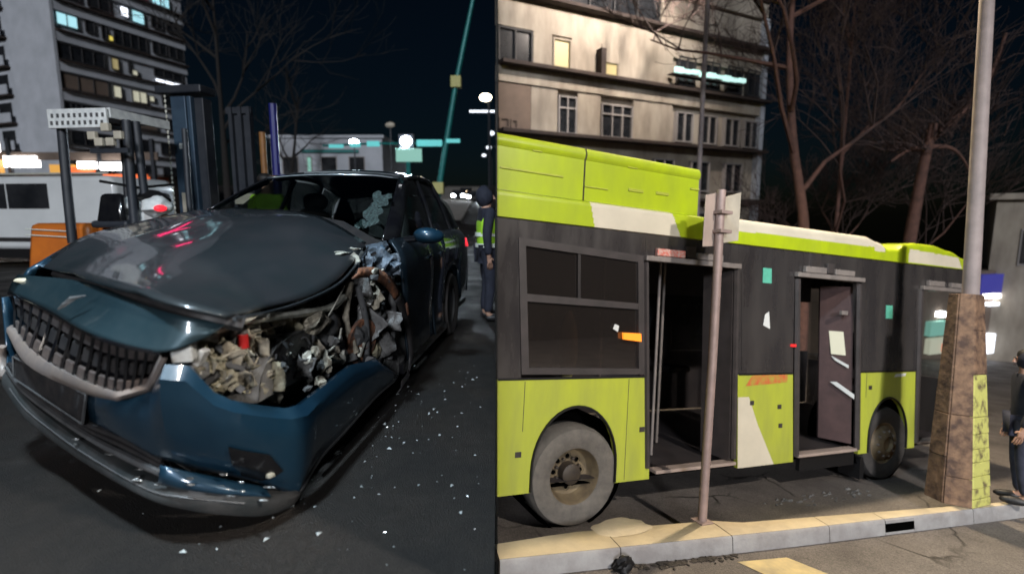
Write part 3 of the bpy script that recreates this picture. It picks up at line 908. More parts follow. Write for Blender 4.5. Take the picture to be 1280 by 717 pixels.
def jag(c, s, rng):
    """one bent, torn plate of plastic or metal"""
    m = Matrix.Translation(c) @ Matrix.Rotation(rng.uniform(0, 6.3), 4, 'X') @ Matrix.Rotation(rng.uniform(0, 6.3), 4, 'Y') @ Matrix.Rotation(rng.uniform(0, 6.3), 4, 'Z')
    n = 6
    ring = [(s * rng.uniform(0.5, 1.2) * math.cos(2 * PI * k / n), s * rng.uniform(0.3, 1.0) * math.sin(2 * PI * k / n), s * rng.uniform(-0.3, 0.3)) for k in range(n)]
    t = 0.10 * s
    mb = MB()
    vs = [m @ Vector(p) for p in ring] + [m @ (Vector(p) + Vector((0, 0, t))) for p in ring]
    mb.add(vs, [tuple(range(n)), tuple(range(2 * n - 1, n - 1, -1))] + [(i, (i + 1) % n, n + (i + 1) % n, n + i) for i in range(n)])
    return mb


# a jumble of torn plates, ducts and wires filling the opening behind the headlight's place
for k in range(120):
    x = rr.uniform(-0.13, 0.34)
    f = (x + 0.13) / 0.47
    zt = 0.79 - 0.05 * f
    zb = 0.66 - 0.13 * min(1, f * 2.2)
    zz = rr.uniform(zb, zt)
    y = -0.55 - 0.09 * rr.random() - 0.08 * (1 - (zz - zb) / max(0.05, zt - zb)) * min(1, f + 0.3)
    mt = rr.choice(['dust', 'dust', 'dust', 'foam', 'dust_dark', 'pale_metal', 'dust', 'black'])
    jag(Vector((x, y, zz)), rr.uniform(0.014, 0.05), rr).build('torn_piece', M[mt], car)
for k in range(40):                       # dusty ledge between the rail and the wheel liner
    x = rr.uniform(0.25, 0.85)
    jag(Vector((x, rr.uniform(-0.66, -0.58), rr.uniform(0.735, 0.80))), rr.uniform(0.014, 0.05), rr).build('torn_piece', M[rr.choice(['dust', 'dust', 'foam', 'dust_dark', 'pale_metal'])], car)


def crumple(c, sx, sy, rng, n=9, amp=0.26):
    """a crumpled sheet of plastic or foam, about sx by sy metres"""
    m = Matrix.Translation(c) @ Matrix.Rotation(rng.uniform(-0.7, 0.7), 4, 'X') @ Matrix.Rotation(rng.uniform(0.9, 2.1), 4, 'Y') @ Matrix.Rotation(rng.uniform(-0.8, 0.8), 4, 'Z')
    o = rng.uniform(0, 50)
    rows = []
    for i in range(n):
        row = []
        for j in range(n):
            u, v = i / (n - 1) - 0.5, j / (n - 1) - 0.5
            e = 1 + 0.10 * noise.noise(Vector((u * 5 + o, v * 5, 3.0)))
            z = amp * min(sx, sy) * (noise.noise(Vector((u * 2.0 + o, v * 2.0, 0))) * 1.4 + abs(noise.noise(Vector((u * 4, v * 1.5 + o, 7)))) * 0.9)
            row.append(m @ Vector((u * sx * e, v * sy * e, z)))
        rows.append(row)
    return MB().grid(rows)


for cx_, cy_, cz_, sx, sy, mt in ((-0.06, -0.60, 0.73, 0.13, 0.10, 'foam'), (0.02, -0.62, 0.70, 0.15, 0.12, 'dust'), (0.10, -0.64, 0.66, 0.14, 0.12, 'foam'), (0.14, -0.62, 0.74, 0.16, 0.09, 'dust'), (0.22, -0.66, 0.68, 0.15, 0.13, 'dust'), (0.05, -0.69, 0.60, 0.14, 0.08, 'dust'), (0.20, -0.71, 0.58, 0.13, 0.12, 'foam'),
                                  (0.32, -0.63, 0.76, 0.18, 0.07, 'dust'), (0.48, -0.62, 0.765, 0.2, 0.08, 'foam'), (0.64, -0.63, 0.765, 0.16, 0.08, 'dust'), (0.78, -0.66, 0.77, 0.15, 0.08, 'dust_dark'), (1.05, -0.80, 0.88, 0.16, 0.12, 'dust_dark'), (1.18, -0.82, 0.80, 0.2, 0.1, 'dust'), (1.15, -0.80, 0.62, 0.16, 0.2, 'liner_grey'), (1.35, -0.82, 0.60, 0.12, 0.26, 'liner_grey'), (1.28, -0.84, 0.45, 0.14, 0.16, 'dust_dark'),
                                  (1.28, -0.84, 0.99, 0.16, 0.12, 'blue_grey'), (1.45, -0.86, 0.95, 0.14, 0.12, 'blue_grey'), (1.15, -0.80, 0.97, 0.12, 0.08, 'blue_grey'), (0.60, -0.74, 0.56, 0.16, 0.10, 'dust'), (0.42, -0.75, 0.55, 0.12, 0.09, 'dust_dark')):
    crumple(Vector((cx_, cy_, cz_)), sx, sy, rr).build('crumpled_sheet', M[mt], car, smooth=24, solid=0.004)
# coil spring, brake disc, radiator core and bent brackets in the opening
hel = [Vector((1.30 + 0.055 * math.cos(a * 0.5), -0.80 + 0.055 * math.sin(a * 0.5), 0.50 + 0.0062 * a)) for a in range(56)]
MB().tube(hel, 0.010, 6).build('coil_spring', M['trim_grey'], car, smooth=60)
MB().lathe([(0.04, -0.02), (0.05, 0.0), (0.14, 0.0), (0.14, 0.02), (0.0, 0.02)], (1.06, -0.80, 0.52), (0.25, 1, 0.1), 26).build('brake_disc', M['rust'], car, smooth=30)
rad_ = MB().box(-0.012, 0.012, -0.10, 0.10, -0.07, 0.07, Matrix.Translation((0.19, -0.57, 0.80)) @ Matrix.Rotation(0.5, 4, 'Z')).build('radiator_core', M['dust_dark'], car)
for k in range(9):
    MB().box(-0.016, -0.0125, -0.10, 0.10, -0.066 + 0.015 * k, -0.060 + 0.015 * k, Matrix.Translation((0.19, -0.57, 0.80)) @ Matrix.Rotation(0.5, 4, 'Z')).build('radiator_fin', M['pale_metal'], rad_)
for k in range(12):
    x = rr.uniform(-0.08, 0.40)
    c = Vector((x, -0.66 - 0.06 * rr.random(), 0.60 + 0.16 * rr.random() - 0.06 * max(0, x)))
    m = Matrix.Translation(c) @ Matrix.Rotation(rr.uniform(-1, 1), 4, 'X') @ Matrix.Rotation(rr.uniform(-1, 1), 4, 'Y') @ Matrix.Rotation(rr.uniform(-1.5, 1.5), 4, 'Z')
    w_, l_ = rr.uniform(0.010, 0.018), rr.uniform(0.04, 0.08)
    br = MB().box(-l_, 0, -w_, w_, 0, 0.005, m).box(-0.0005, 0.005, -w_, w_, -l_ * 0.7, 0.0045, m)
    br.build('bent_bracket', M[rr.choice(['pale_metal', 'dust', 'trim_grey', 'dust_dark'])], car, bevel=0.001)
for k in range(9):
    x = rr.uniform(-0.06, 0.8)
    p0 = Vector((x, -0.67, rr.uniform(0.56, 0.66) + (0.12 if x < 0.2 else 0)))
    p1 = p0 + Vector((rr.uniform(0.08, 0.2), rr.uniform(-0.06, 0.0), rr.uniform(-0.10, 0.05)))
    MB().tube(cr([p0, lerp(p0, p1, 0.4) + Vector((0, -0.03, 0.03)), lerp(p0, p1, 0.7) + Vector((0, -0.02, -0.03)), p1], 5), rr.choice([0.004, 0.007, 0.011]), 6).build('loose_hose', M[rr.choice(['black', 'trim_grey', 'dust', 'rubber'])], car, smooth=60)
# what is left of the headlight: a hollow housing with a round reflector
hh_ = MB().lathe([(0.075, -0.03), (0.08, 0.0), (0.06, 0.05), (0.02, 0.075), (0.0, 0.078)], (0.30, -0.66, 0.66), (1, 0.35, 0), 18).build('lamp_housing', M['trim_grey'], car, smooth=40)
MB().lathe([(0.03, 0.0), (0.028, 0.05), (0.0, 0.06)], (0.30, -0.66, 0.66), (1, 0.35, 0), 14).build('lamp_reflector', M['shiny_scrap'], hh_, smooth=40)
for p0, p1, r in (((1.02, -0.80, 0.86), (1.10, -0.80, 0.40), 0.02), ((1.46, -0.85, 0.86), (1.40, -0.84, 0.32), 0.028), ((1.22, -0.82, 0.85), (1.26, -0.82, 0.52), 0.014)):
    MB().tube(cr([p0, lerp(Vector(p0), Vector(p1), 0.5) + Vector((0.02, -0.015, 0)), p1], 4), r, 8).build('strut', M['trim_grey'], car, smooth=60)
for k in range(3):                        # ribbed air hose
    c0 = Vector((0.02 + 0.10 * k, -0.63, 0.70 - 0.03 * k))
    pts = cr([c0, c0 + Vector((0.07, -0.03, -0.05)), c0 + Vector((0.08, -0.05, -0.13))], 8)
    MB().tube(pts, [0.022 + 0.005 * (i % 2) for i in range(len(pts))], 9).build('ribbed_hose', M[('dust_dark', 'trim_grey', 'dust')[k]], car)
for k in range(46):                       # lower, in the wheel well
    x = rr.uniform(0.15, 1.0)
    zz = rr.uniform(0.44, 0.62)
    y = rr.uniform(-0.78, -0.62)
    MB().lump((x, y, zz), (rr.uniform(0.012, 0.035), rr.uniform(0.01, 0.03), rr.uniform(0.012, 0.04)), k, 2, 0.4, 2.0).build('debris_lump', M[rr.choice(['dust', 'dust', 'dust_dark', 'pale_metal', 'trim_black'])], car, smooth=25)
for k in range(16):
    x = rr.uniform(-0.05, 0.9)
    p0 = Vector((x, -0.60, rr.uniform(0.6, 0.75)))
    p1 = p0 + Vector((rr.uniform(0.05, 0.22), rr.uniform(-0.1, 0.02), rr.uniform(-0.12, 0.06)))
    MB().tube(cr([p0, lerp(p0, p1, 0.5) + Vector((0, -0.03, rr.uniform(-0.04, 0.04))), p1], 4), rr.choice([0.004, 0.006, 0.009]), 5).build('wire', M[rr.choice(['black', 'dust', 'dust_dark', 'pale_metal'])], car, smooth=60)
# dark wheel-house liner: a curved sheet with a lit rim
le = cr(P['liner'], 4)
rows = [[p for p in le], [p + Vector((0.0, 0.10, -0.015)) for p in le], [p + Vector((0.03, 0.28, -0.03)) for p in le]]
MB().grid(rows).build('wheel_liner', M['dust_dark'], car, smooth=50, solid=0.008)
c_ = Vector((0.55, -0.70, 0.46))
MB().grid([[lerp(c_, p, t) + Vector((0, 0.02 * (1 - t), 0)) for p in le] for t in (0.05, 0.4, 0.75, 0.97)]).build('wheel_liner_wall', M['liner_grey'], car, smooth=50)
MB().lump((0.78, -0.70, 0.66), (0.15, 0.06, 0.09), 8, 3, 0.22).build('air_duct', M['trim_grey'], car, smooth=35)
MB().tube(cr([(0.60, -0.76, 0.56), (0.72, -0.79, 0.60), (0.80, -0.78, 0.66)], 4), 0.006, 5).build('track_rod', M['pale_metal'], car, smooth=60)
MB().lump((0.70, -0.75, 0.52), (0.10, 0.05, 0.035), 3, 2, 0.25, 1.6, Matrix.Rotation(0.4, 4, 'Y')).build('control_arm', M['dust'], car, smooth=35)
MB().lump((0.62, -0.72, 0.73), (0.13, 0.05, 0.05), 9, 3, 0.3).build('torn_piece', M['dust'], car, smooth=30)
# strut tower, its crumpled cap, and the pieces round it
MB().lump((1.38, -0.79, 1.015), (0.15, 0.085, 0.085), 1, 3, 0.24).build('strut_tower', M['blue_grey'], car, smooth=35)
MB().lump((1.42, -0.82, 0.925), (0.17, 0.07, 0.07), 6, 3, 0.28).build('strut_mount', M['blue_grey'], car, smooth=35)
MB().tube(cr([(1.30, -0.80, 1.03), (1.36, -0.83, 1.065), (1.46, -0.83, 1.06), (1.52, -0.82, 1.01)], 5), 0.016, 6).build('strut_brace', M['blue_grey'], car, smooth=60)
for k in range(30):
    x = rr.uniform(1.0, 1.58)
    jag(Vector((x, rr.uniform(-0.90, -0.74), rr.uniform(0.84, 1.07))), rr.uniform(0.015, 0.05), rr).build('torn_piece', M[rr.choice(['blue_grey', 'blue_grey', 'pale_metal', 'dust_dark', 'black', 'paint'])], car)
for k in range(16):
    x = rr.uniform(0.95, 1.6)
    jag(Vector((x, rr.uniform(-0.86, -0.70), rr.uniform(0.30, 0.90))), rr.uniform(0.02, 0.075), rr).build('torn_piece', M[rr.choice(['dust_dark', 'dust', 'black', 'trim_grey', 'trim_black', 'blue_grey'])], car)
# silver twisted bracket, hoses, struts
MB().lump((1.14, -0.80, 0.765), (0.09, 0.03, 0.03), 5, 3, 0.5, 2.5, Matrix.Rotation(-0.5, 4, 'Y')).build('twisted_bracket', M['shiny_scrap'], car, smooth=25)
MB().tube(cr(P['hose'], 5), [0.03, 0.034, 0.032, 0.03] * 4, 8).build('damper', M['trim_grey'], car, smooth=60)
MB().tube(cr(P['hose2'], 5), 0.022, 8).build('hose', M['dust'], car, smooth=60)
MB().tube(cr(P['white1'] + [(0.66, -0.72, 0.70)], 4), 0.004, 5).build('wire', M['pale_metal'], car, smooth=60)
MB().lump((1.05, -0.78, 0.56), (0.07, 0.05, 0.08), 12, 3, 0.3).build('wheel_hub', M['trim_grey'], car, smooth=30)
MB().cyl((1.02, -0.78, 0.44), (1.05, -0.80, 0.53), 0.018, 0.022, 8).build('ball_joint', M['pale_metal'], car, smooth=40)
MB().lump((1.24, -0.81, 0.42), (0.06, 0.03, 0.05), 15, 3, 0.25).build('hub_dust_cap', M['foam'], car, smooth=30)
# bent fender edge: rusty above, black below
ar = cr(P['arch'], 6)
na = len(ar)
for nm, i0, i1, mt in (('fender_edge', 0, 17, 'rust'), ('fender_edge', 16, na, 'trim_black')):
    seg = ar[i0:i1]
    rows = [[p + Vector((0.0, -0.012, 0.022)) for p in seg], [p + Vector((-0.05, -0.025, -0.005)) for p in seg], [p + Vector((-0.10, -0.01, -0.03)) for p in seg]]
    MB().grid(rows).build(nm, M[mt], car, smooth=60, solid=0.01)
MB().lump(Vector(ar[20]) + Vector((-0.01, -0.02, 0)), (0.03, 0.012, 0.05), 4, 2, 0.3).build('rust_patch', M['rust'], car, smooth=40)
MB().lump(Vector(ar[5]) + Vector((-0.02, -0.03, 0.0)), (0.05, 0.012, 0.02), 7, 2, 0.3).build('pale_scuff', M['pale_metal'], car, smooth=40)
a2 = cr(P['arch2'], 5)
MB().grid([[p for p in a2], [p + Vector((-0.09, 0.03, -0.01)) for p in a2]]).build('inner_fender', M['blue_grey'], car, smooth=60, solid=0.008)
fl = cp('flap')
MB().prism([p + Vector((0, 0.015, 0)) for p in fl], (0.0, 0.01, 0)).build('liner_flap', M['liner_grey'], car)

# ---- cabin: glass, pillars, roof, doors
wl = [(1.85, 0.66, 1.32), (1.90, 0.33, 1.325), (1.93, 0.0, 1.315), (1.86, -0.38, 1.25), (1.76, -0.70, 1.10)]
wm = [(2.16, 0.585, 1.47), (2.25, 0.31, 1.495), (2.31, -0.01, 1.49), (2.31, -0.35, 1.45), (2.27, -0.62, 1.36)]
wt = [(2.41, 0.50, 1.59), (2.53, 0.27, 1.62), (2.64, -0.01, 1.632), (2.72, -0.3, 1.63), (2.78, -0.53, 1.605)]
MB().grid(surf([wl, wm, wt], 4, 4)).build('windscreen', M['glass_car'], car, smooth=60)
cb = MB()
q = Vector((1.93, -0.55, 1.245))
for k in range(26):
    p = q + Vector((rr.uniform(-0.05, 0.33), 0, 0))
    p.y = -0.555 + rr.uniform(-0.06, 0.06)
    p.z = 1.195 + (p.x - 1.88) * 0.62
    cb.lump(p + Vector((-0.015, 0, 0.012)), (0.05, 0.035, 0.006), k, 1, 0.4, 2, Matrix.Rotation(-0.58, 4, 'Y'))
cb.build('shattered_glass', M['crackle'], car)
cowl = [Vector(p) + Vector((0.0, 0, -0.02)) for p in wl]
MB().grid([[p + Vector((-0.20, 0, -0.05)) for p in cowl], cowl]).build('cowl_panel', M['trim_black'], car, smooth=40)
for sgn, (lo, mi, hi) in ((-1, (wl[-1], wm[-1], wt[-1])), (1, (wl[0], wm[0], wt[0]))):
    lo, mi, hi = Vector(lo), Vector(mi), Vector(hi)
    o_ = Vector((0.14, sgn * 0.09, -0.02))
    MB().grid(surf([[lo + Vector((-0.01, 0, 0.004)), lo + o_ * 0.55 + Vector((0, sgn * 0.02, 0.01)), lo + o_],
                    [mi + Vector((-0.01, 0, 0.004)), mi + o_ * 0.5 + Vector((0, sgn * 0.01, 0.01)), mi + o_ * 0.9],
                    [hi + Vector((-0.01, 0, 0.004)), hi + o_ * 0.45, hi + o_ * 0.8 + Vector((0, 0, -0.02))]], 4, 4)).build('windscreen_pillar', M['gloss_black'], car, smooth=60, solid=0.02)
rf0 = [Vector(p) for p in wt]
rows = [[p + Vector((-0.01, 0, 0.004)) for p in rf0],
        [(2.62, 0.585, 1.625), (2.78, 0.3, 1.668), (2.85, -0.01, 1.68), (2.92, -0.32, 1.672), (2.98, -0.56, 1.635)],
        [(3.0, 0.61, 1.655), (3.1, 0.3, 1.70), (3.15, 0, 1.71), (3.2, -0.3, 1.698), (3.2, -0.58, 1.655)],
        [(3.5, 0.60, 1.635), (3.55, 0.3, 1.67), (3.6, 0, 1.68), (3.6, -0.3, 1.668), (3.6, -0.575, 1.63)],
        [(4.2, 0.56, 1.48), (4.3, 0.3, 1.50), (4.3, 0, 1.51), (4.3, -0.3, 1.50), (4.2, -0.56, 1.48)]]
MB().grid(surf(rows, 4, 5)).build('roof', M['hood_paint'], car, smooth=60, solid=0.02)
MB().tube(cr([(2.66, 0.3, 1.655), (2.74, 0, 1.662), (2.82, -0.3, 1.655), (2.90, -0.5, 1.64)], 4), 0.006, 4).build('roof_edge_trim', M['silver'], car, smooth=60)
# rear screen and tail
MB().grid(surf([[(4.2, 0.56, 1.48), (4.3, 0, 1.51), (4.2, -0.56, 1.48)], [(4.5, 0.6, 1.28), (4.62, 0, 1.30), (4.5, -0.6, 1.28)], [(4.72, 0.64, 1.06), (4.85, 0, 1.08), (4.72, -0.64, 1.06)]], 4, 4)).build('rear_screen', M['glass_car'], car, smooth=60)
MB().grid(surf([[(4.72, 0.68, 1.06), (4.86, 0, 1.08), (4.72, -0.68, 1.06)], [(4.80, 0.78, 0.98), (4.95, 0, 1.0), (4.80, -0.78, 0.98)], [(4.78, 0.82, 0.7), (4.97, 0, 0.7), (4.78, -0.82, 0.7)], [(4.7, 0.82, 0.3), (4.9, 0, 0.28), (4.7, -0.82, 0.3)]], 4, 4)).build('tailgate', M['paint_dark'], car, smooth=60, solid=0.02)
for sgn in (-1, 1):
    s = sgn

    def S(*pts):
        return [(x, -y * s, z) if s == 1 else (x, y, z) for x, y, z in pts]
    # belt-line glass: front window, rear window, quarter light
    for x0, x1, t0, t1 in ((1.98, 2.92, 2.70, 3.06), (2.98, 3.72, 3.10, 3.66), (3.78, 4.28, 3.72, 4.14)):
        zt0 = 1.60 if t0 < 3.5 else 1.60 - (t0 - 3.5) * 0.2
        zt1 = 1.62 if t1 < 3.5 else 1.63 - (t1 - 3.5) * 0.24
        MB().grid(surf([S((x0, -0.79, 1.115), ((x0 + x1) / 2, -0.80, 1.12), (x1, -0.79, 1.125)), S(((x0 + t0) / 2, -0.705, 1.36), ((x0 + x1 + t0 + t1) / 4, -0.71, 1.38), ((x1 + t1) / 2, -0.70, 1.38)), S((t0, -0.60, zt0), ((t0 + t1) / 2, -0.60, (zt0 + zt1) / 2), (t1, -0.60, zt1))], 3, 3)).build('side_window', M['glass_car'], car, smooth=60)
    for x0, t0 in ((2.95, 3.08), (3.75, 3.69)):
        MB().tube(cr(S((x0, -0.797, 1.11), ((x0 + t0) / 2, -0.71, 1.37), (t0, -0.603, 1.61)), 3), 0.022, 6).build('door_pillar', M['gloss_black'], car, smooth=60)
    MB().grid(surf([S((4.26, -0.79, 1.12), (4.5, -0.75, 1.10), (4.72, -0.66, 1.06)), S((4.2, -0.68, 1.35), (4.4, -0.66, 1.28), (4.52, -0.60, 1.27)), S((4.12, -0.59, 1.49), (4.2, -0.58, 1.48), (4.22, -0.55, 1.47))], 3, 3)).build('rear_pillar', M['paint_dark'], car, smooth=60, solid=0.02)
    MB().tube(cr(S((2.74, -0.60, 1.60), (3.1, -0.61, 1.635), (3.6, -0.605, 1.615), (4.15, -0.585, 1.48)), 4), 0.022, 6).build('roof_rail', M['gloss_black'], car, smooth=60)
    # doors and rear quarter
    for nm, x0, x1 in (('front_door', 1.66, 2.50), ('rear_door', 2.51, 2.98)):
        xm = (x0 + x1) / 2
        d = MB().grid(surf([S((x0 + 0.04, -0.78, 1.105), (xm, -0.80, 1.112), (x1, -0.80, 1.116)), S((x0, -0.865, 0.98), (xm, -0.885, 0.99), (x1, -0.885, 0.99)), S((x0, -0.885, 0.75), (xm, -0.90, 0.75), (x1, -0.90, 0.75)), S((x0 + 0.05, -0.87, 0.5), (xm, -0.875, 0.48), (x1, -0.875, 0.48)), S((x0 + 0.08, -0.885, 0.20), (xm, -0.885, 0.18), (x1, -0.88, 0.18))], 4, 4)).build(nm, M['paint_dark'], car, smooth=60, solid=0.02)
        hx = x1 - 0.22
        MB().tube(S((hx, -0.905, 0.93), (hx + 0.07, -0.918, 0.935), (hx + 0.16, -0.905, 0.935)), 0.011, 6).build('handle', M['paint_dark'], d, smooth=60)
    top_ = S((2.99, -0.80, 1.116), (3.4, -0.80, 1.12), (3.9, -0.80, 1.125), (4.4, -0.77, 1.11), (4.75, -0.68, 1.06))
    up_ = S((2.99, -0.885, 0.99), (3.4, -0.885, 0.99), (3.9, -0.88, 0.99), (4.4, -0.85, 0.98), (4.80, -0.78, 0.97))
    arc = S((2.99, -0.875, 0.42), (3.12, -0.88, 0.68), (3.45, -0.885, 0.76), (3.80, -0.88, 0.66), (3.93, -0.87, 0.34))
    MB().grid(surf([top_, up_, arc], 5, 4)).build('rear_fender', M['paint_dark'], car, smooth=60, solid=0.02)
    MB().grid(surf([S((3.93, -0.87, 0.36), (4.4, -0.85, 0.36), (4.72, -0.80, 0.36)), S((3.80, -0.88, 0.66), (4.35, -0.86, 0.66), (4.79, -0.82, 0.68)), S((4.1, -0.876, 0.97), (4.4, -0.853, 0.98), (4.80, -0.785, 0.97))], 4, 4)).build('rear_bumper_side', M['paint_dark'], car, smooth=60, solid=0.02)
    MB().grid(surf([S((4.62, -0.83, 0.98), (4.80, -0.80, 0.98)), S((4.64, -0.85, 0.88), (4.82, -0.82, 0.88))], 3, 3)).build('tail_lamp', M['red_lens'], car, solid=0.02)
    # rear wheel
    wh = MB().lathe([(0.20, 0.0), (0.23, -0.01), (0.31, -0.012), (0.335, 0.02), (0.335, 0.19), (0.31, 0.22), (0.2, 0.22)], S((3.46, -0.865, 0.335))[0], (0, 1 if s == -1 else -1, 0), 28).build('rear_wheel', M['tyre_dark'], car, smooth=50)
    MB().lathe([(0.0, 0.03), (0.06, 0.02), (0.19, 0.03), (0.215, 0.012)], S((3.46, -0.865, 0.335))[0], (0, 1 if s == -1 else -1, 0), 20).build('rim', M['trim_grey'], wh, smooth=40)
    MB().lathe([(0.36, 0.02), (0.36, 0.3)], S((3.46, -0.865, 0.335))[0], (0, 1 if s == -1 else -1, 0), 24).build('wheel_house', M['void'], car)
    # mirror
    if s == -1:
        MB().lump((1.92, -1.0, 1.125), (0.10, 0.115, 0.062), 2, 3, 0.06, 1.0).build('mirror', M['paint'], car, smooth=60)
        MB().tube([(1.98, -0.80, 1.085), (1.95, -0.93, 1.10)], [0.03, 0.025], 6).build('mirror_arm', M['gloss_black'], car, smooth=60)
    else:
        MB().lump((1.95, 0.98, 1.16), (0.10, 0.115, 0.062), 2, 3, 0.06, 1.0).build('mirror', M['paint'], car, smooth=60)
    # sill / underside
    MB().box(1.6, 3.1, (-0.88 if s == -1 else 0.80), (-0.80 if s == -1 else 0.88), 0.15, 0.22).build('sill', M['gloss_black'], car)
# front right fender and wheel (the undamaged side)
MB().grid(surf([[(0.60, 0.82, 1.0), (0.95, 0.815, 1.15), (1.3, 0.80, 1.215), (1.75, 0.79, 1.25)], [(0.58, 0.90, 0.86), (0.95, 0.895, 0.95), (1.3, 0.89, 0.98), (1.68, 0.88, 0.99)], [(0.60, 0.89, 0.60), (0.75, 0.90, 0.70), (1.2, 0.90, 0.78), (1.68, 0.89, 0.45)]], 4, 4)).build('front_fender', M['paint'], car, smooth=60, solid=0.02)
MB().grid(surf([[(0.50, 0.88, 0.86), (0.60, 0.90, 0.86)], [(0.47, 0.86, 0.60), (0.62, 0.90, 0.62)], [(0.40, 0.80, 0.44), (0.62, 0.88, 0.40)]], 3, 3)).build('bumper_corner', M['paint'], car, smooth=60, solid=0.01)
wh = MB().lathe([(0.20, 0.0), (0.31, -0.012), (0.335, 0.02), (0.335, 0.19), (0.31, 0.22), (0.2, 0.22)], (1.15, 0.865, 0.335), (0, -1, 0), 28).build('front_wheel', M['tyre_dark'], car, smooth=50)
MB().lathe([(0.0, 0.03), (0.06, 0.02), (0.19, 0.03), (0.215, 0.012)], (1.15, 0.865, 0.335), (0, -1, 0), 20).build('rim', M['trim_grey'], wh, smooth=40)
MB().prism([(0.56, 0.76, 0.15), (0.36, 0.40, 0.15), (0.12, -0.10, 0.14), (0.05, -0.5, 0.13), (0.22, -0.76, 0.12), (4.8, -0.78, 0.14), (4.8, 0.78, 0.14)], (0, 0, 0.06)).build('underbody', M['black'], car)
# cabin interior
MB().box(1.9, 4.6, -0.76, 0.76, 0.22, 0.5).build('cabin_floor', M['interior'], car)
MB().grid(surf([[(1.80, 0.68, 1.20), (1.8, 0, 1.22), (1.74, -0.70, 1.06)], [(2.15, 0.70, 1.16), (2.2, 0, 1.18), (2.15, -0.72, 1.06)], [(2.3, 0.70, 0.95), (2.35, 0, 0.95), (2.3, -0.72, 0.9)]], 4, 4)).build('dashboard', M['interior'], car, smooth=60)
for y in (-0.38, 0.38):
    st = MB().lump((2.95, y, 1.0), (0.10, 0.24, 0.36), 3, 3, 0.08).build('seat', M['interior'], car, smooth=60)
    MB().lump((3.02, y, 1.40), (0.06, 0.13, 0.09), 4, 3, 0.06).build('headrest', M['interior'], st, smooth=60)
MB().lump((3.95, 0, 0.95), (0.12, 0.68, 0.32), 5, 3, 0.05).build('rear_seat', M['interior'], car, smooth=60)
sw = MB()
ringp = [Vector((2.36, -0.38, 1.05)) + Vector((0.06 * math.sin(t) * 0.5, 0.18 * math.cos(t), 0.17 * math.sin(t))) for t in [2 * PI * k / 20 for k in range(21)]]
sw.tube(ringp, 0.013, 6)
sw.build('steering_wheel', M['black'], car, smooth=60)

# glass and paint splinters on the tarmac: too many to count
rr = random.Random(21)
gb_ = MB()
for k in range(230):
    if k < 170:
        x, y = rr.gauss(-0.55, 0.5), rr.gauss(2.9, 0.9)
    else:
        x, y = rr.uniform(-2.2, 0.0), rr.uniform(1.2, 6)
    if x > part_x(y, 0) - 0.05:
        continue
    s = 0.003 + 0.014 * rr.random() ** 3
    m = Matrix.Translation((x, y, 0.002 + s * 0.3)) @ Matrix.Rotation(rr.uniform(0, 6.3), 4, 'Z') @ Matrix.Rotation(rr.uniform(-0.4, 0.4), 4, 'X')
    vs = [m @ Vector(p) for p in ((-s, -s * 0.5, 0), (s * rr.uniform(0.6, 1.6), -s * 0.4, 0), (s * 0.4, s * rr.uniform(0.4, 1), 0), (-s * 0.1, 0, s * 0.7))]
    gb_.add(vs, [(0, 1, 2), (0, 1, 3), (1, 2, 3), (2, 0, 3)])
tag(stuff(gb_.build('glass_debris', M['glitter'])), 'scattered glass splinters and crumbs on the dark road beside the wreck', 'debris')


# ================================================================== LEFT STREET
# ---- apartment block (local x along its front, y into the block)
AZ = rad(90 - 20)
AM = Matrix.Translation((-40.4, 48, 0)) @ Matrix.Rotation(AZ, 4, 'Z')
apt = thing('apartment_block', 'tall grey apartment block with lit windows rising behind the forklift', 'building', AM)
FL = [2.2, 4.8, 7.35, 9.9, 12.45, 15.0, 17.6, 20.2, 22.8, 25.4]
MB().box(0.0, 12.6, 0.30, 14, 0, 34).build('wall', M['wall_blue'], apt)
MB().box(-0.25, 0.0, 0.0, 6.2, 0, 34).build('corner_pier', M['wall_blue'], apt)
# front skin: piers and spandrels proud of the recessed wall
for z in FL:
    MB().box(0.02, 12.58, -0.28, 0.28, z - 0.16, z - 0.02).build('ledge', M['ledge'], apt)
    MB().box(0.01, 12.55, 0.04, 0.29, z + 1.62, z + 2.40).build('spandrel', M['wall_blue'], apt)


def apt_win(x0, x1, z0, z1, mat, bars=2, yy=0.16):
    wd = MB()
    t = 0.06
    wd.box(x0, x1, yy - 0.05, yy + 0.08, z1 - t, z1).box(x0, x1, yy - 0.05, yy + 0.08, z0, z0 + t)
    for k in range(bars + 1):
        x = x0 + (x1 - x0 - t) * k / max(1, bars)
        wd.box(x, x + t, yy - 0.05, yy + 0.08, z0 + t + 0.001, z1 - t - 0.001)
    o = wd.build('window', M['win_frame_dark'], apt)
    MB().box(x0 + 0.01, x1 - 0.01, yy + 0.02, yy + 0.05, z0 + 0.02, z1 - 0.02).build('pane', mat, o)


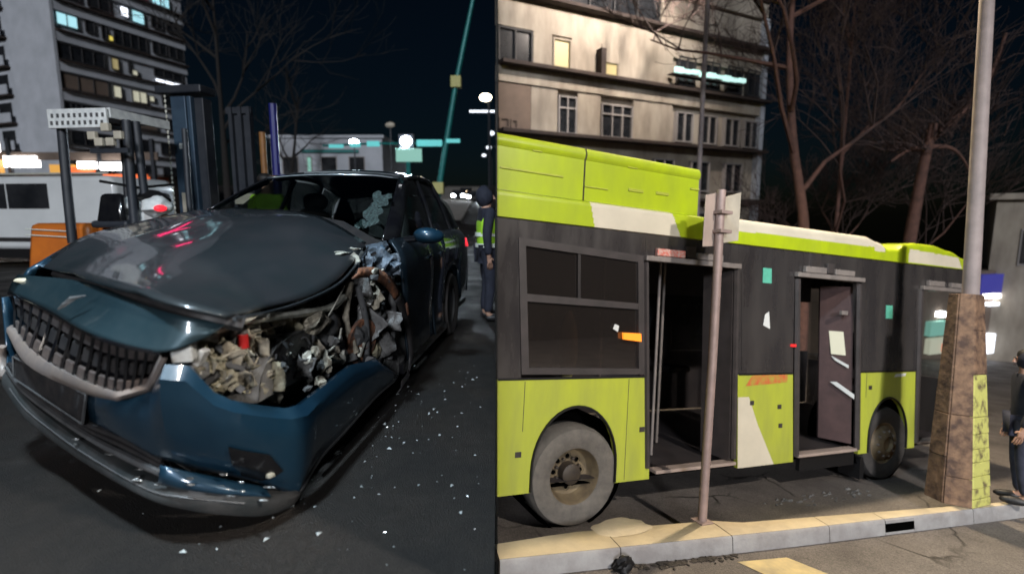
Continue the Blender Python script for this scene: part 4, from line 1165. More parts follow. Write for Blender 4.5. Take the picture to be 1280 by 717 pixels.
rr = random.Random(3)
special = {  # floor: [(x0, x1, z0 offset, z1 offset, material, bars)]
    17.6: [(0.25, 2.0, 0.45, 1.55, 'lit_cyan', 2), (2.6, 3.4, 0.5, 1.6, 'win_dark', 1), (4.0, 4.45, 0.3, 1.62, 'win_dark', 1), (4.55, 5.05, 0.3, 0.85, 'lit_yellow', 1), (5.1, 8.3, 0.15, 1.62, 'win_dark', 4), (8.9, 10.4, 0.4, 1.6, 'win_dark', 2), (10.7, 12.4, 0.4, 1.6, 'win_dark', 2)],
    20.2: [(0.4, 2.4, 0.4, 1.6, 'win_dark', 2), (3.0, 5.0, 0.3, 1.6, 'win_dark', 2), (5.9, 6.75, 0.45, 1.4, 'lit_white', 1), (7.0, 8.3, 0.25, 1.45, 'lit_cyan', 1), (9.0, 10.2, 0.4, 1.6, 'win_dark', 2), (10.6, 12.3, 0.4, 1.6, 'win_dark', 2)],
    22.8: [(0.5, 3.2, 0.3, 1.6, 'win_dark', 3), (4.0, 6.4, 0.3, 1.6, 'win_dark', 2), (7.0, 8.0, 0.3, 1.6, 'win_dark', 1), (9.2, 11.2, 0.2, 1.2, 'lit_cyan', 2)],
    15.0: [(0.15, 4.0, 0.15, 1.5, 'win_dark', 4), (4.6, 5.3, 0.3, 1.4, 'lit_dimwarm', 1), (6.2, 6.4, 0.3, 1.5, 'ledge', 1), (6.5, 7.1, 0.2, 0.75, 'lit_warm', 1), (8.8, 12.0, 0.12, 0.5, 'lit_white', 3), (8.8, 12.0, 0.7, 1.5, 'win_dark', 3)],
    12.45: [(0.2, 4.1, 0.1, 1.5, 'wall_brown', 3), (4.5, 5.3, 0.2, 1.35, 'lit_warm', 1), (6.3, 7.8, 0.15, 1.3, 'lit_warm', 2), (8.0, 8.6, 0.5, 1.1, 'lit_warm', 1), (9.4, 11.8, 0.4, 1.5, 'win_dark', 2)],
    9.9: [(0.2, 4.2, 0.1, 1.5, 'win_dark', 9), (4.6, 8.6, 0.1, 1.5, 'wall_brown', 2), (9.4, 11.8, 0.4, 1.5, 'win_dark', 2)]}
for z in FL[:-1]:
    for (x0, x1, a, b, mt, bars) in special.get(z, [(0.4, 3.8, 0.3, 1.55, 'win_dark', 3), (4.6, 7.8, 0.3, 1.55, 'win_dark', 3), (8.8, 11.8, 0.3, 1.55, 'win_dark', 3)]):
        apt_win(x0, x1, z + a, z + b, M[mt], bars)
MB().box(3.8, 7.4, -0.55, -0.30, 23.4, 23.9).build('red_reflex_panel', M['red_reflex'], apt)  # unseen glowing panels added for red reflections on the hood
MB().box(-0.75, -0.5, 11.6, 14.0, 31.7, 32.2).build('red_reflex_panel', M['red_reflex'], apt)
# side face beyond the corner pier: dark balconies
for z in FL[2:]:
    MB().box(-0.55, -0.005, 7.0, 13.6, z - 0.15, z + 0.0).build('balcony_slab', M['ledge'], apt)
    MB().box(-0.55, -0.48, 7.0, 13.6, z + 0.002, z + 0.85).build('balcony_rail', M['wall_blue'], apt)
    MB().box(-0.03, 0.02, 7.6, 9.6, z + 0.3, z + 1.9).build('window', M['win_dark'], apt)
    MB().box(-0.03, 0.02, 10.4, 12.6, z + 0.3, z + 1.9).build('window', M['win_dark'], apt)

# ---- row of lit shops at its foot
shop = thing('shop_row', 'low row of shops with glowing white and orange signs below the apartment block', 'shops', T(-34, 33.5, 0))
MB().box(-6, 12, 0, 4, 0, 3.6).build('wall', M['wall_brown'], shop)
MB().box(-6.2, 12.2, -0.8, 4.2, 3.62, 3.75).build('canopy', M['ledge'], shop)
for nm, x0, x1, z0, z1, mt, y in (('sign', -2.0, 2.0, 5.15, 5.75, 'sign_white', -0.9), ('awning', -2.2, 2.6, 3.8, 4.6, 'sign_orange', -1.4), ('sign', 2.5, 4.5, 4.2, 4.85, 'sign_white', -1.0), ('small_sign', -1.0, 0.6, 3.0, 3.5, 'sign_blue', -0.9), ('sign', 3.6, 4.6, 2.8, 3.6, 'sign_red', -0.9),
                             ('fruit_stall_light', 5.2, 6.7, 3.85, 4.35, 'sign_orange', -0.9), ('sign', 6.3, 7.9, 3.80, 4.2, 'sign_red', -1.0), ('strip_lamp', 7.2, 8.2, 4.1, 4.5, 'sign_white', -1.2), ('strip_lamp', 8.6, 10.0, 4.0, 4.45, 'sign_white', -1.2), ('sign', 8.3, 11.2, 3.25, 3.75, 'sign_red', -0.92), ('shop_window', 8.6, 11.5, 2.3, 3.2, 'sign_teal', -0.1), ('shop_window', -5, 3, 0.6, 2.6, 'lit_dimwarm', -0.1)):
    MB().box(x0, x1, y, y + 0.3 if y < -0.2 else 0.05, z0, z1).build(nm, M[mt], shop)
for x in (-5.9, -2.3, 2.7, 6.0, 8.3, 11.6):
    MB().box(x, x + 0.2, -1.0, -0.8, 0, 5.9).build('post', M['fork_dark'], shop)
MB().box(-6, 12, -0.9, -0.8, 4.62, 5.1).build('sign_board', M['wall_brown'], shop)


# ---- low white building and gantry in the middle
wb = thing('low_building', 'low pale flat-roofed building far up the left street behind the car roof', 'building', T(-20.6, 45, 0))
MB().box(0, 9.5, 0, 12, 0, 7.7).build('wall', M['wall_blue'], wb)
MB().box(-0.2, 9.7, -0.2, 12.2, 7.71, 7.95).build('roof', M['wall_blue'], wb)
for x, wv, mt in ((0.9, 1.4, 'win_dark'), (3.0, 0.45, 'sign_teal'), (4.2, 1.4, 'win_dark'), (6.6, 1.4, 'win_dark')):
    f_ = MB().box(x, x + wv, -0.06, 0.0, 4.2, 6.2).build('window', M['win_frame'], wb)
    MB().box(x + 0.08, x + wv - 0.08, -0.09, -0.061, 4.28, 6.12).build('pane', M[mt], f_)
MB().box(2.6, 7.5, -0.2, -0.01, 6.5, 6.75).build('ledge', M['teal_metal'], wb)

gan = thing('traffic_gantry', 'leaning teal traffic mast with a long arm of signs reaching over the road', 'traffic mast', T(-3.95, 25, 0))
mp = [Vector((0, 0, 0)), Vector((0.41, 0, 2.35)), Vector((1.34, 0, 7.38)), Vector((2.16, 0, 10.98)), Vector((2.5, 0, 12.5))]
MB().tube(mp, [0.17, 0.15, 0.125, 0.10, 0.09], 10).build('mast', M['teal_metal'], gan, smooth=50)
MB().box(-0.24, 0.24, -0.22, 0.22, -0.26, 0.26, Matrix.Translation(mp[2])).build('control_box', M['yellow_box'], gan, bevel=0.03)
MB().box(-0.26, 0.26, -0.22, 0.22, -0.25, 0.3, Matrix.Translation((0.42, 0, 2.5))).build('control_box', M['yellow_box'], gan, bevel=0.03)
MB().tube([(0.75, -0.05, 4.62), (-2.6, -0.05, 4.60), (-5.0, -0.05, 4.50)], 0.055, 6).build('arm', M['teal_metal'], gan)
MB().tube([(0.75, -0.05, 4.62), (1.35, -0.05, 4.70)], 0.05, 6).build('arm_stub', M['teal_metal'], gan)
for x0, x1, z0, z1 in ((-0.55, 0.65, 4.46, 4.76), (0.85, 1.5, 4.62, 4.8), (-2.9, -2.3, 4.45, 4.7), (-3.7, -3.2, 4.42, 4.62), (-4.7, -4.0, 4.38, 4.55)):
    MB().box(x0, x1, -0.16, -0.11, z0, z1).build('sign_plate', M['gantry_floodlit'], gan, bevel=0.01)  # floodlit look of the plates comes from emission
fl = thing('flood_lamp', 'bright cold white flood lamp glaring beside the teal traffic arm', 'lamp', T(-4.95, 24.7, 0))
MB().tube([(0, 0.1, 0), (0, 0.1, 4.45)], 0.06, 8).build('post', M['teal_metal'], fl)
hd = MB().box(-0.36, 0.36, -0.05, 0.12, 4.32, 5.0).build('lamp_head', M['fork_dark'], fl, bevel=0.02)
MB().lump((0, -0.10, 4.66), (0.27, 0.05, 0.24), 1, 2, 0.0).build('lens', M['lamp_cold'], hd)
lamp_light('flood_light', 'SPOT', (0, -0.25, 4.66), 1500, (0.75, 0.87, 1.0), 0.3, fl, (rad(70), 0, rad(160)), rad(150))
sb = thing('sign_board', 'pale teal sign board on a post under the flood lamp', 'sign', T(-4.75, 24.2, 0))
MB().tube([(0, 0.06, 0), (0, 0.06, 4.2)], 0.05, 8).build('post', M['teal_metal'], sb)
MB().box(-0.6, 0.6, -0.02, 0.04, 3.68, 4.28).build('board', M['sign_teal'], sb, bevel=0.02)
sl = thing('small_lamp', 'small white lamp above the low pale building', 'lamp', T(-10.2, 34, 0))
MB().tube([(0, 0.1, 0), (0, 0.1, 5.8)], 0.05, 6).build('post', M['fork_dark'], sl)
MB().lump((0, 0, 5.9), (0.32, 0.1, 0.18), 1, 2, 0.0).build('lens', M['lamp_cold'], sl)
fl2 = thing('small_lamp', 'dim grey lamp head on a post left of the flood lamp', 'lamp', T(-7.6, 33, 0))
MB().tube([(0, 0.1, 0), (0, 0.1, 6.7)], 0.05, 6).build('post', M['fork_dark'], fl2)
MB().lump((0, 0, 6.8), (0.3, 0.12, 0.18), 1, 2, 0.05).build('lens', M['plate_back'], fl2)

# ---- street lamps up the right edge of the left street
SLG = 'street lamps along the left street'
for i, (px, y, z, mt, lab) in enumerate(((607, 30, 7.8, 'lamp_warm', 'nearest warm street lamp right of the leaning teal mast'), (604, 33, 7.6, 'lamp_cold', 'street lamp with a long cold tube just below the warm lamp'), (614, 52, 9.2, 'lamp_cold', 'white street lamp below the cold tube lamp'), (611, 66, 9.6, 'lamp_cold', 'distant white street lamp at mid height above the far cars'), (605, 80, 10.2, 'lamp_cold', 'farthest white street lamp low above the glaring cars'))):
    yc = y * 0.99015 - (z - 1.28) * 0.14
    x = (px - 640) / 640 * yc
    sl_ = thing('street_lamp', lab, 'street lamp', T(x, y, hill(y)), SLG)
    zz = z - hill(y)
    xb = part_x(y, 0) - x - 0.25 - 0.15 if y <= 48 else 1.2
    MB().tube([(xb, 0, 0), (xb, 0, zz - 0.6), (xb * 0.7, 0, zz + 0.12), (0, 0, zz + 0.12)], 0.06, 8).build('pole', M['fork_dark'], sl_)
    if i == 1:
        MB().box(-0.85, 0.7, -0.08, 0.08, zz - 0.04, zz + 0.06).build('lamp_tube', M['lit_white'], sl_)
    else:
        s_ = 0.32 if i == 0 else 0.3
        MB().lump((0, -0.05, zz - 0.02), (s_ * 1.1, s_ * 0.5, s_ * 0.7), 1, 2, 0.0).build('lamp_head', M[mt] if i == 0 else M['lit_white'], sl_)

# ---- far cars with headlights on
cg = 'oncoming cars far up the left street'
for i, (px, y, lab, mt) in enumerate(((592, 62, 'far dark car with glaring white headlights, right of the others', 'headlight'), (573, 66, 'far dark car with white headlights next to the wreck tail', 'headlight'), (582, 78, 'far car with warm headlights behind the two white-lit ones', 'headlight_warm'), (606, 86, 'farthest oncoming car by the right edge of the left street', 'headlight_warm'))):
    z = hill(y)
    x = (px - 640) / 640 * (y * 0.99 - 0.1)
    oc = thing('oncoming_car', lab, 'car', T(x, y, z, 0.02 * i), cg)
    prof = [(-0.02, 0.25), (-0.05, 0.75), (0.9, 0.92), (1.6, 1.42), (3.0, 1.45), (3.9, 0.95), (4.3, 0.9), (4.3, 0.25)]
    MB().prism([(-0.88, a, b) for a, b in prof], (1.76, 0, 0)).build('body', M['gloss_black'], oc, bevel=0.08)
    MB().add([(-0.72, 0.93, 0.96), (0.72, 0.93, 0.96), (0.62, 1.52, 1.38), (-0.62, 1.52, 1.38)], [(0, 1, 2, 3)]).build('windscreen', M['win_dark'], oc)
    for s in (-1, 1):
        MB().lump((s * 0.62, -0.06, 0.66), (0.27, 0.06, 0.17), 1, 2, 0.0).build('headlight', M[mt], oc)
        for yy in (0.85, 3.4):
            MB().cyl((s * 0.78, yy, 0.31), (s * 0.90, yy, 0.31), 0.31, n=14).build('wheel', M['tyre_dark'], oc)


# ---- bare trees
def tree(name, label, mtx, height, spread, seed, mt, mtw, levels=5, r0=0.22, lean=(0, 0), fork=0.45, nb=(4, 4, 4, 4), group=None, pts=None, up=0.35):
    root = thing(name, label, 'tree', mtx, group)
    rg = random.Random(seed)
    tr, cw = MB(), MB()
    p_ = pts or [Vector((0, 0, 0)), Vector((lean[0] * 0.3, lean[1] * 0.3, height * fork * 0.5)), Vector((lean[0] * 0.6, lean[1] * 0.6, height * fork)), Vector((lean[0], lean[1], height * 0.8))]
    path = cr(p_, 5)
    tr.tube(path, [r0 * (1.15 - 0.9 * i / (len(path) - 1)) for i in range(len(path))], 9)

    def branch(p, d, L, r, lv):
        k = 4 if lv < 2 else 3
        q = [p]
        dd = d.copy()
        for i in range(k):
            dd = (dd + Vector((rg.gauss(0, 0.18), rg.gauss(0, 0.18), rg.gauss(0.04, 0.14)))).normalized()
            q.append(q[-1] + dd * (L / k))
        tgt = tr if lv <= 1 else cw
        tgt.tube(q, [max(0.009, r * (1 - 0.7 * i / k)) for i in range(k + 1)], 6 if lv < 2 else 3, caps=False)
        if lv >= levels:
            return
        for _ in range(nb[min(lv, len(nb) - 1)]):
            t = rg.uniform(0.35, 1.0)
            i = min(k - 1, int(t * k))
            s = q[i].lerp(q[i + 1], t * k - i)
            a = Vector((rg.gauss(0, 1), rg.gauss(0, 1), rg.gauss(up, 0.6))).normalized()
            branch(s, (dd * 0.9 + a * 0.8).normalized(), L * rg.uniform(0.5, 0.75), r * 0.5, lv + 1)

    i0 = int(len(path) * fork)
    for k in range(7):
        i = min(len(path) - 2, i0 + int((len(path) - i0) * k / 7))
        an = rg.uniform(0, 2 * PI)
        branch(path[i], Vector((math.cos(an) * spread, math.sin(an) * spread, rg.uniform(0.5, 1.1))).normalized(), height * rg.uniform(0.25, 0.4), r0 * 0.45, 1)
    tr.build('trunk', M[mt], root, smooth=50)
    cw.build('crown', M[mtw], root)
    return root


tree('bare_tree', 'tall bare tree with dim grey twigs right of the apartment block', T(-16.4, 30, 0), 17, 0.7, 4, 'bark_grey', 'bark_grey', 4, 0.2)
tree('bare_tree', 'small bare tree standing above the low pale building', T(-17.6, 40, 0), 12.5, 0.9, 9, 'bark_grey', 'bark_grey', 3, 0.2, nb=(3, 3, 2), lean=(1.6, 0))

# ---- forklift, seen from behind
FK = Matrix.Translation((-5.13, 6.75, 0)) @ Matrix.Rotation(rad(-7), 4, 'Z')
fk = thing('forklift', 'orange forklift with a white perforated canopy and dark mast beside the wreck', 'forklift', FK)
MB().box(-0.80, 0.0, -0.02, 0.95, 2.56, 2.60).build('canopy', M['fork_dark'], fk)
cf = MB()
cf.box(-0.82, 0.02, -0.06, -0.02, 2.37, 2.61)
beam = cf.build('canopy_front', M['fork_white'], fk, bevel=0.01)
for k in range(10):
    for j in range(2):
        x = -0.78 + 0.08 * k + 0.02 * j
        MB().box(x, x + 0.035, -0.064, -0.0601, 2.41 + 0.09 * j, 2.46 + 0.09 * j).build('perforation', M['trim_grey'], beam)
MB().box(-0.02, 0.03, 0.0, 0.97, 2.50, 2.62).build('canopy_side', M['fork_white'], fk)
MB().box(-0.82, -0.77, 0.0, 0.97, 2.50, 2.62).build('canopy_side', M['fork_white'], fk)
for x, y in ((-0.74, 0.05), (0.06, 0.2), (0.30, 0.92), (-0.70, 0.92)):
    MB().tube([(x, y, 2.5), (x, y - 0.03, 1.6), (x + 0.02, y - 0.06, 0.9)], 0.055 if y < 0.5 else 0.04, 8).build('post', M['fork_dark'], fk, smooth=60)
MB().tube([(0.10, 0.3, 2.5), (0.14, 0.3, 0.95)], 0.05, 8).build('exhaust', M['fork_dark'], fk, smooth=60)
for x, z in ((-0.05, 2.38), (-0.16, 2.20), (0.0, 2.20), (-0.25, 2.28), (0.12, 2.28)):
    MB().box(x, x + 0.11, -0.09, -0.03, z - 0.06, z + 0.04).build('work_lamp', M['plate_back'], fk, bevel=0.01)
MB().box(-0.30, 0.24, -0.02, 0.02, 2.06, 2.12).build('lamp_bar', M['fork_dark'], fk)
# counterweight and body
cw_ = MB()
cw_.taper((-1.72, -0.70, 0.18, 0.95), (-1.66, -0.74, 0.25, 0.9), 0.45, 1.16)
cwo = cw_.build('counterweight', M['fork_orange'], fk, bevel=0.07, smooth=50)
MB().box(-1.3, -0.8, 0.17, 0.20, 0.5, 0.6).build('vent', M['fork_dark'], cwo)
for z in (1.0, 1.08):
    MB().tube([(-1.69, 0.22 - (1.08 - z) * 0.1, z), (-1.0, 0.21 - (1.08 - z) * 0.1, z - 0.03)], 0.008, 4).build('stripe', M['hivis_strip'], cwo)
MB().box(-0.66, -0.2, 0.3, 0.8, 0.9, 1.12).build('engine_cover', M['fork_orange'], fk, bevel=0.05)
MB().taper((-0.47, -0.05, 0.1, 0.22), (-0.43, -0.12, 0.17, 0.27), 1.16, 1.56).build('seat_back', M['gloss_black'], fk, bevel=0.06, smooth=50)
MB().box(-0.55, 0.0, 0.1, 0.65, 1.10, 1.2).build('seat', M['fork_dark'], fk, bevel=0.04)
MB().box(-0.8, 0.05, 0.6, 0.95, 0.3, 1.2).build('body', M['fork_dark'], fk)
for x, y in ((-0.95, -0.3), (-0.15, -0.3), (-0.95, 1.2), (0.0, 1.2)):
    MB().lathe([(0.0, 0.04), (0.14, 0.03), (0.16, 0.0), (0.28, 0.01), (0.3, 0.05), (0.3, 0.2), (0.28, 0.24), (0.0, 0.24)], (x - 0.1, y, 0.3), (1, 0, 0), 18).build('wheel', M['tyre_dark'], fk, smooth=40)
# mast
mx = -0.32
mast = MB()
mast.box(mx - 0.05, mx + 0.20, 1.5, 1.62, 0.1, 3.1)
mast.box(mx + 0.26, mx + 0.33, 1.45, 1.65, 0.1, 3.08)
mast.build('mast_rail', M['fork_blue'], fk, bevel=0.01)
MB().box(mx + 0.35, mx + 0.5, 1.5, 1.7, 0.1, 3.06).build('mast_rail', M['fork_dark'], fk, bevel=0.01)
MB().box(mx - 0.22, mx + 0.55, 1.4, 1.75, 3.12, 3.24).build('mast_crossbar', M['fork_dark'], fk, bevel=0.02)
chain = MB()
for k in range(34):
    chain.lump((mx - 0.11, 1.47, 0.6 + k * 0.078), (0.02, 0.012, 0.036), 1, 1, 0.0)
chain.build('lift_chain', M['pale_metal'], fk)
MB().box(mx + 0.02, mx + 0.12, 1.485, 1.499, 1.25, 1.62).build('warning_plate', M['plate_back'], fk)
MB().box(mx + 0.05, mx + 0.16, 1.485, 1.499, 2.3, 2.38).build('small_plate', M['white_sticker'], fk)
fr_ = MB()
for x in (mx + 0.62, mx + 0.78, mx + 0.93):
    fr_.box(x, x + 0.06, 1.9, 2.0, 0.1, 3.0)
fr_.box(mx + 0.56, mx + 1.0, 1.93, 1.99, 2.9, 3.0)
fr_.box(mx + 0.66, mx + 0.95, 1.97, 1.985, 1.0, 2.88)
fr_.build('load_backrest', M['fork_dark'], fk)
MB().box(mx + 0.66, mx + 0.98, 1.86, 1.89, 1.45, 1.62).build('small_plate', M['plate_back'], fk)
MB().tube([(mx + 1.16, 1.95, 0.2), (mx + 1.16, 1.95, 2.6)], 0.05, 8).build('orange_post', M['pole_orange'], fk)
MB().tube([(mx + 1.34, 2.0, 0.2), (mx + 1.34, 2.0, 3.05)], 0.06, 8).build('blue_post', M['hose_blue'], fk)

# ---- motorcycle between forklift and car
mc = thing('motorcycle', 'parked motorcycle with white fairing panels between the forklift and the car', 'motorcycle', T(-4.95, 7.1, 0.06, rad(-35)) @ Matrix.Scale(1.12, 4))
MB().lump((0, 0, 0.98), (0.36, 0.16, 0.16), 1, 3, 0.15).build('fairing', M['fork_white'], mc, smooth=40)
MB().lump((0.30, -0.05, 1.18), (0.18, 0.14, 0.12), 2, 3, 0.15).build('fairing', M['fork_white'], mc, smooth=40)
MB().lump((-0.22, -0.1, 1.2), (0.16, 0.13, 0.12), 3, 3, 0.15).build('fairing', M['fork_white'], mc, smooth=40)
MB().lump((0.02, 0.02, 1.28), (0.40, 0.14, 0.10), 4, 3, 0.15).build('seat', M['black'], mc, smooth=40)
MB().lump((0.03, -0.08, 0.8), (0.4, 0.18, 0.2), 5, 3, 0.2).build('engine', M['fork_dark'], mc, smooth=40)
MB().tube([(-0.28, -0.4, 1.48), (-0.3, 0, 1.42), (-0.28, 0.4, 1.48)], 0.018, 6).build('handlebar', M['black'], mc)
MB().lump((0.48, -0.08, 1.16), (0.04, 0.07, 0.04), 6, 2, 0.0).build('tail_lamp', M['red_lens'], mc)
for x in (-0.7, 0.7):
    MB().lathe([(0.2, -0.05), (0.3, -0.05), (0.32, 0), (0.3, 0.05), (0.2, 0.05)], (x, 0, 0.32), (0, 1, 0), 22).build('wheel', M['tyre_dark'], mc, smooth=50)
MB().tube([(-0.7, 0.09, 0.32), (-0.3, 0.06, 1.3)], 0.03, 6).build('fork', M['pale_metal'], mc)

# ---- white van behind the forklift
vn = thing('van', 'white van with a dark side window band behind the forklift', 'van', T(-9.3, 14.3, 0, rad(174)))
prof = [(0, 0.42), (-0.05, 2.0), (0.12, 2.2), (3.2, 2.2), (4.1, 2.0), (4.9, 1.25), (5.2, 1.05), (5.25, 0.42)]
MB().prism([(a, 0, b) for a, b in prof], (0, 1.9, 0)).build('body', M['van_white'], vn, bevel=0.10, smooth=50)
for x0, x1 in ((1.75, 2.85), (2.9, 3.75), (3.8, 4.22)):
    MB().prism([(x0, 1.895, 1.42), (x1, 1.895, 1.42), (x1 - (0.12 if x1 > 4 else 0), 1.895, 2.02 if x1 < 4 else 1.92), (x0, 1.895, 2.02)], (0, 0.02, 0)).build('window', M['win_dark'], vn)
MB().box(0.1, 5.1, 1.9, 1.925, 0.62, 0.72).build('side_trim', M['trim_black'], vn)
MB().box(0.0, 5.2, 0.1, 1.86, 0.2, 0.42).build('underbody', M['black'], vn)
for x in (1.0, 4.1):
    MB().lathe([(0, 0.03), (0.2, 0.0), (0.32, -0.01), (0.34, 0.04), (0.34, 0.2)], (x, 1.92, 0.34), (0, -1, 0), 22).build('wheel', M['tyre_dark'], vn, smooth=40)
MB().tube([(0.3, 1.7, 2.27), (3.2, 1.7, 2.27)], 0.025, 6).build('roof_rail', M['pale_metal'], vn)


# ================================================================== THE BUS (own metres: x towards its front, y into it)
bus = thing('city_bus', 'lime green and dark grey city bus with its doors standing open', 'bus', RM)
_cl = RM.inverted() @ Vector((0, 0, 1.28))
_nl = RM.to_3x3().transposed() @ Vector((1, 0.029864, -0.004222))


def xe(y, z):
    """where the partition cuts the bus off"""
    return _cl.x - (_nl.y * (y - _cl.y) + _nl.z * (z - _cl.z)) / _nl.x + 0.0035


WT = 0.05


def skin(poly, name, mat, y0=0.0, t=WT, par=None, bevel=0.0):
    return MB().prism([(x, y0, z) for x, z in poly], (0, t, 0)).build(name, mat, par or bus, bevel=bevel)


def arch(cx, cz, r, rz, zb, n=14):
    """points of a wheel arch from left to right, up from zb"""
    out = []
    for k in range(n + 1):
        a = PI - PI * k / n
        out.append((cx + r * math.cos(a), cz + rz * math.sin(a)))
    return [(cx - r, zb)] + out + [(cx + r, zb)]


ZB, ZM, ZH, ZT = 0.385, 1.425, 2.60, 2.88
# lower green panels (wheel arches cut out)
skin([(xe(0, ZB), ZB)] + arch(0.05, 0.58, 0.46, 0.575, ZB) + [(0.93, ZB), (0.865, ZM), (xe(0, ZM), ZM)], 'lower_panel', M['lime_low'])
lp = skin([(2.14, ZB), (3.02, ZB), (2.95, ZM), (2.08, ZM)], 'lower_panel', M['lime_low'])
skin([(4.2, ZB)] + arch(4.78, 0.56, 0.40, 0.52, ZB) + [(5.37, ZB), (5.33, ZM), (4.14, ZM)], 'lower_panel', M['lime_low'])
skin([(2.142, ZB + 0.002), (2.70, ZB + 0.002), (2.42, 0.85), (2.26, ZM - 0.25), (2.095, ZM - 0.25)], 'white_flash', M['bus_white'], -0.003, 0.002)
skin([(2.20, ZM - 0.13), (2.86, ZM - 0.10), (2.86, ZM - 0.01), (2.3, ZM - 0.01)], 'red_smear', M['red_smear'], -0.003, 0.002)
for x, z in ((0.78, 0.87), (-0.58, 0.72), (2.28, 1.08), (2.72, 1.02), (2.75, 0.8), (4.35, 1.2)):
    MB().box(x, x + 0.06, -0.006, 0.0, z, z + 0.05).build('catch', M['bus_dark'], bus)
for cx_, cz_, rx_, rz_ in ((0.05, 0.58, 0.46, 0.575), (4.78, 0.56, 0.40, 0.52)):      # black lip round each arch
    MB().tube([(x, -0.004, z) for x, z in arch(cx_, cz_, rx_, rz_, ZB + 0.01, 20)], 0.014, 6).build('arch_lip', M['black'], bus, smooth=60)
for x, z0, z1 in ((0.62, ZB + 0.02, ZM - 0.02), (-0.52, 0.95, ZM - 0.02), (4.30, 1.1, ZM - 0.02)):
    MB().box(x, x + 0.006, -0.0015, 0.0, z0, z1).build('panel_seam', M['bus_dark'], bus)
MB().box(xe(0, ZM) + 0.01, 0.86, -0.006, 0.0, ZM - 0.008, ZM + 0.012).build('belt_seal', M['black'], bus)
MB().box(2.09, 2.95, -0.006, 0.0, ZM - 0.008, ZM + 0.012).build('belt_seal', M['black'], bus)
MB().box(4.15, 5.33, -0.006, 0.0, ZM - 0.008, ZM + 0.012).build('belt_seal', M['black'], bus)
# dark upper side, round the windows and doors
skin([(xe(0, ZM), ZM + 0.001), (-0.56, ZM + 0.001), (-0.66, 2.70), (0.72, 2.64), (0.80, ZM + 0.001), (0.865, ZM + 0.001), (0.74, ZH), (0.74, ZT), (xe(0, ZT), ZT)], 'upper_side', M['bus_dark'])
skin([(0.742, ZH), (2.0, ZH), (2.0, ZT), (0.742, ZT)], 'door_header', M['bus_dark'])
skin([(2.08, ZM + 0.001), (2.95, ZM + 0.001), (2.90, ZH), (2.90, ZT), (2.002, ZT), (2.002, ZH)], 'upper_side', M['bus_dark'])
skin([(2.902, ZH - 0.02), (4.02, ZH - 0.05), (4.02, ZT), (2.902, ZT)], 'door_header', M['bus_dark'])
skin([(4.14, ZM + 0.001), (5.33, ZM + 0.001), (5.33, ZH - 0.05), (5.33, ZT), (4.022, ZT), (4.022, ZH - 0.05)], 'upper_side', M['bus_dark'])
skin([(5.332, ZH - 0.06), (6.50, ZH - 0.06), (6.50, ZT), (5.332, ZT)], 'door_header', M['bus_dark'])
skin([(6.30, 0.4), (6.52, 0.45), (6.52, ZH - 0.06), (6.36, ZH - 0.06)], 'front_pillar', M['bus_dark'])
# large side window with a sliding top light
wf = MB()
fr = [(-0.56, 1.47), (0.80, 1.45), (0.72, 2.64), (-0.66, 2.70)]
fin = [(-0.49, 1.53), (0.73, 1.51), (0.655, 2.57), (-0.585, 2.63)]
for i in range(4):
    a, b, c, d = fr[i], fr[(i + 1) % 4], fin[(i + 1) % 4], fin[i]
    wf.prism([(p[0], -0.012, p[1]) for p in (a, b, c, d)], (0, 0.05, 0))
wf.prism([(x, -0.010, z) for x, z in ((-0.555, 2.13), (0.69, 2.10), (0.685, 2.16), (-0.56, 2.20))], (0, 0.045, 0))
win = wf.build('window_frame', M['bus_frame'], bus)
skin([(-0.50, 1.52), (0.735, 1.50), (0.70, 2.11), (-0.56, 2.14)], 'pane', M['bus_glass'], 0.02, 0.006, win)
skin([(-0.56, 2.19), (0.03, 2.18), (0.0, 2.61), (-0.59, 2.63)], 'pane', M['bus_glass'], 0.02, 0.006, win)
skin([(0.0, 2.17), (0.68, 2.15), (0.66, 2.58), (-0.03, 2.61)], 'sliding_pane', M['bus_glass'], 0.008, 0.006, win)
skin([(-0.01, 2.17), (0.02, 2.17), (-0.005, 2.61), (-0.035, 2.61)], 'pane_edge', M['bus_dark'], -0.002, 0.009, win)
# wide panes of dark glass between the doors
for x0, x1, x2, x3 in ((2.13, 2.91, 2.86, 2.05), (4.20, 5.28, 5.27, 4.08)):
    skin([(x0, ZM + 0.05), (x1, ZM + 0.05), (x2, ZH - 0.06), (x3, ZH - 0.05)], 'dark_glazing', M['bus_dark'], -0.006, 0.005)
for x, z in ((2.38, 2.46), (4.62, 2.12)):
    skin([(x, z), (x + 0.14, z), (x + 0.13, z + 0.17), (x - 0.005, z + 0.17)], 'green_sticker', M['green_sticker'], -0.011, 0.004)
skin([(2.42, 1.98), (2.53, 1.94), (2.52, 2.0), (2.50, 2.14), (2.44, 2.1)], 'white_sticker', M['white_sticker'], -0.011, 0.004)
skin([(4.86, 1.35), (5.1, 1.36), (5.12, 1.40), (4.9, 1.39)], 'white_sticker', M['white_sticker'], -0.004, 0.003)
skin([(0.52, 1.80), (0.73, 1.78), (0.72, 1.86), (0.51, 1.865)], 'orange_glow_plate', M['orange_glow'], -0.03, 0.028)  # orange light in the window, put in as a glowing plate
skin([(0.40, 1.90), (0.46, 1.87), (0.47, 1.93), (0.42, 1.95)], 'white_sticker', M['white_sticker'], -0.004, 0.003)
MB().box(2.88, 2.96, -0.02, 0.0, 1.74, 1.77).build('door_lamp', M['red_lamp'], bus)

# rounded cove along the roof, lime with white flashes
NX = 560


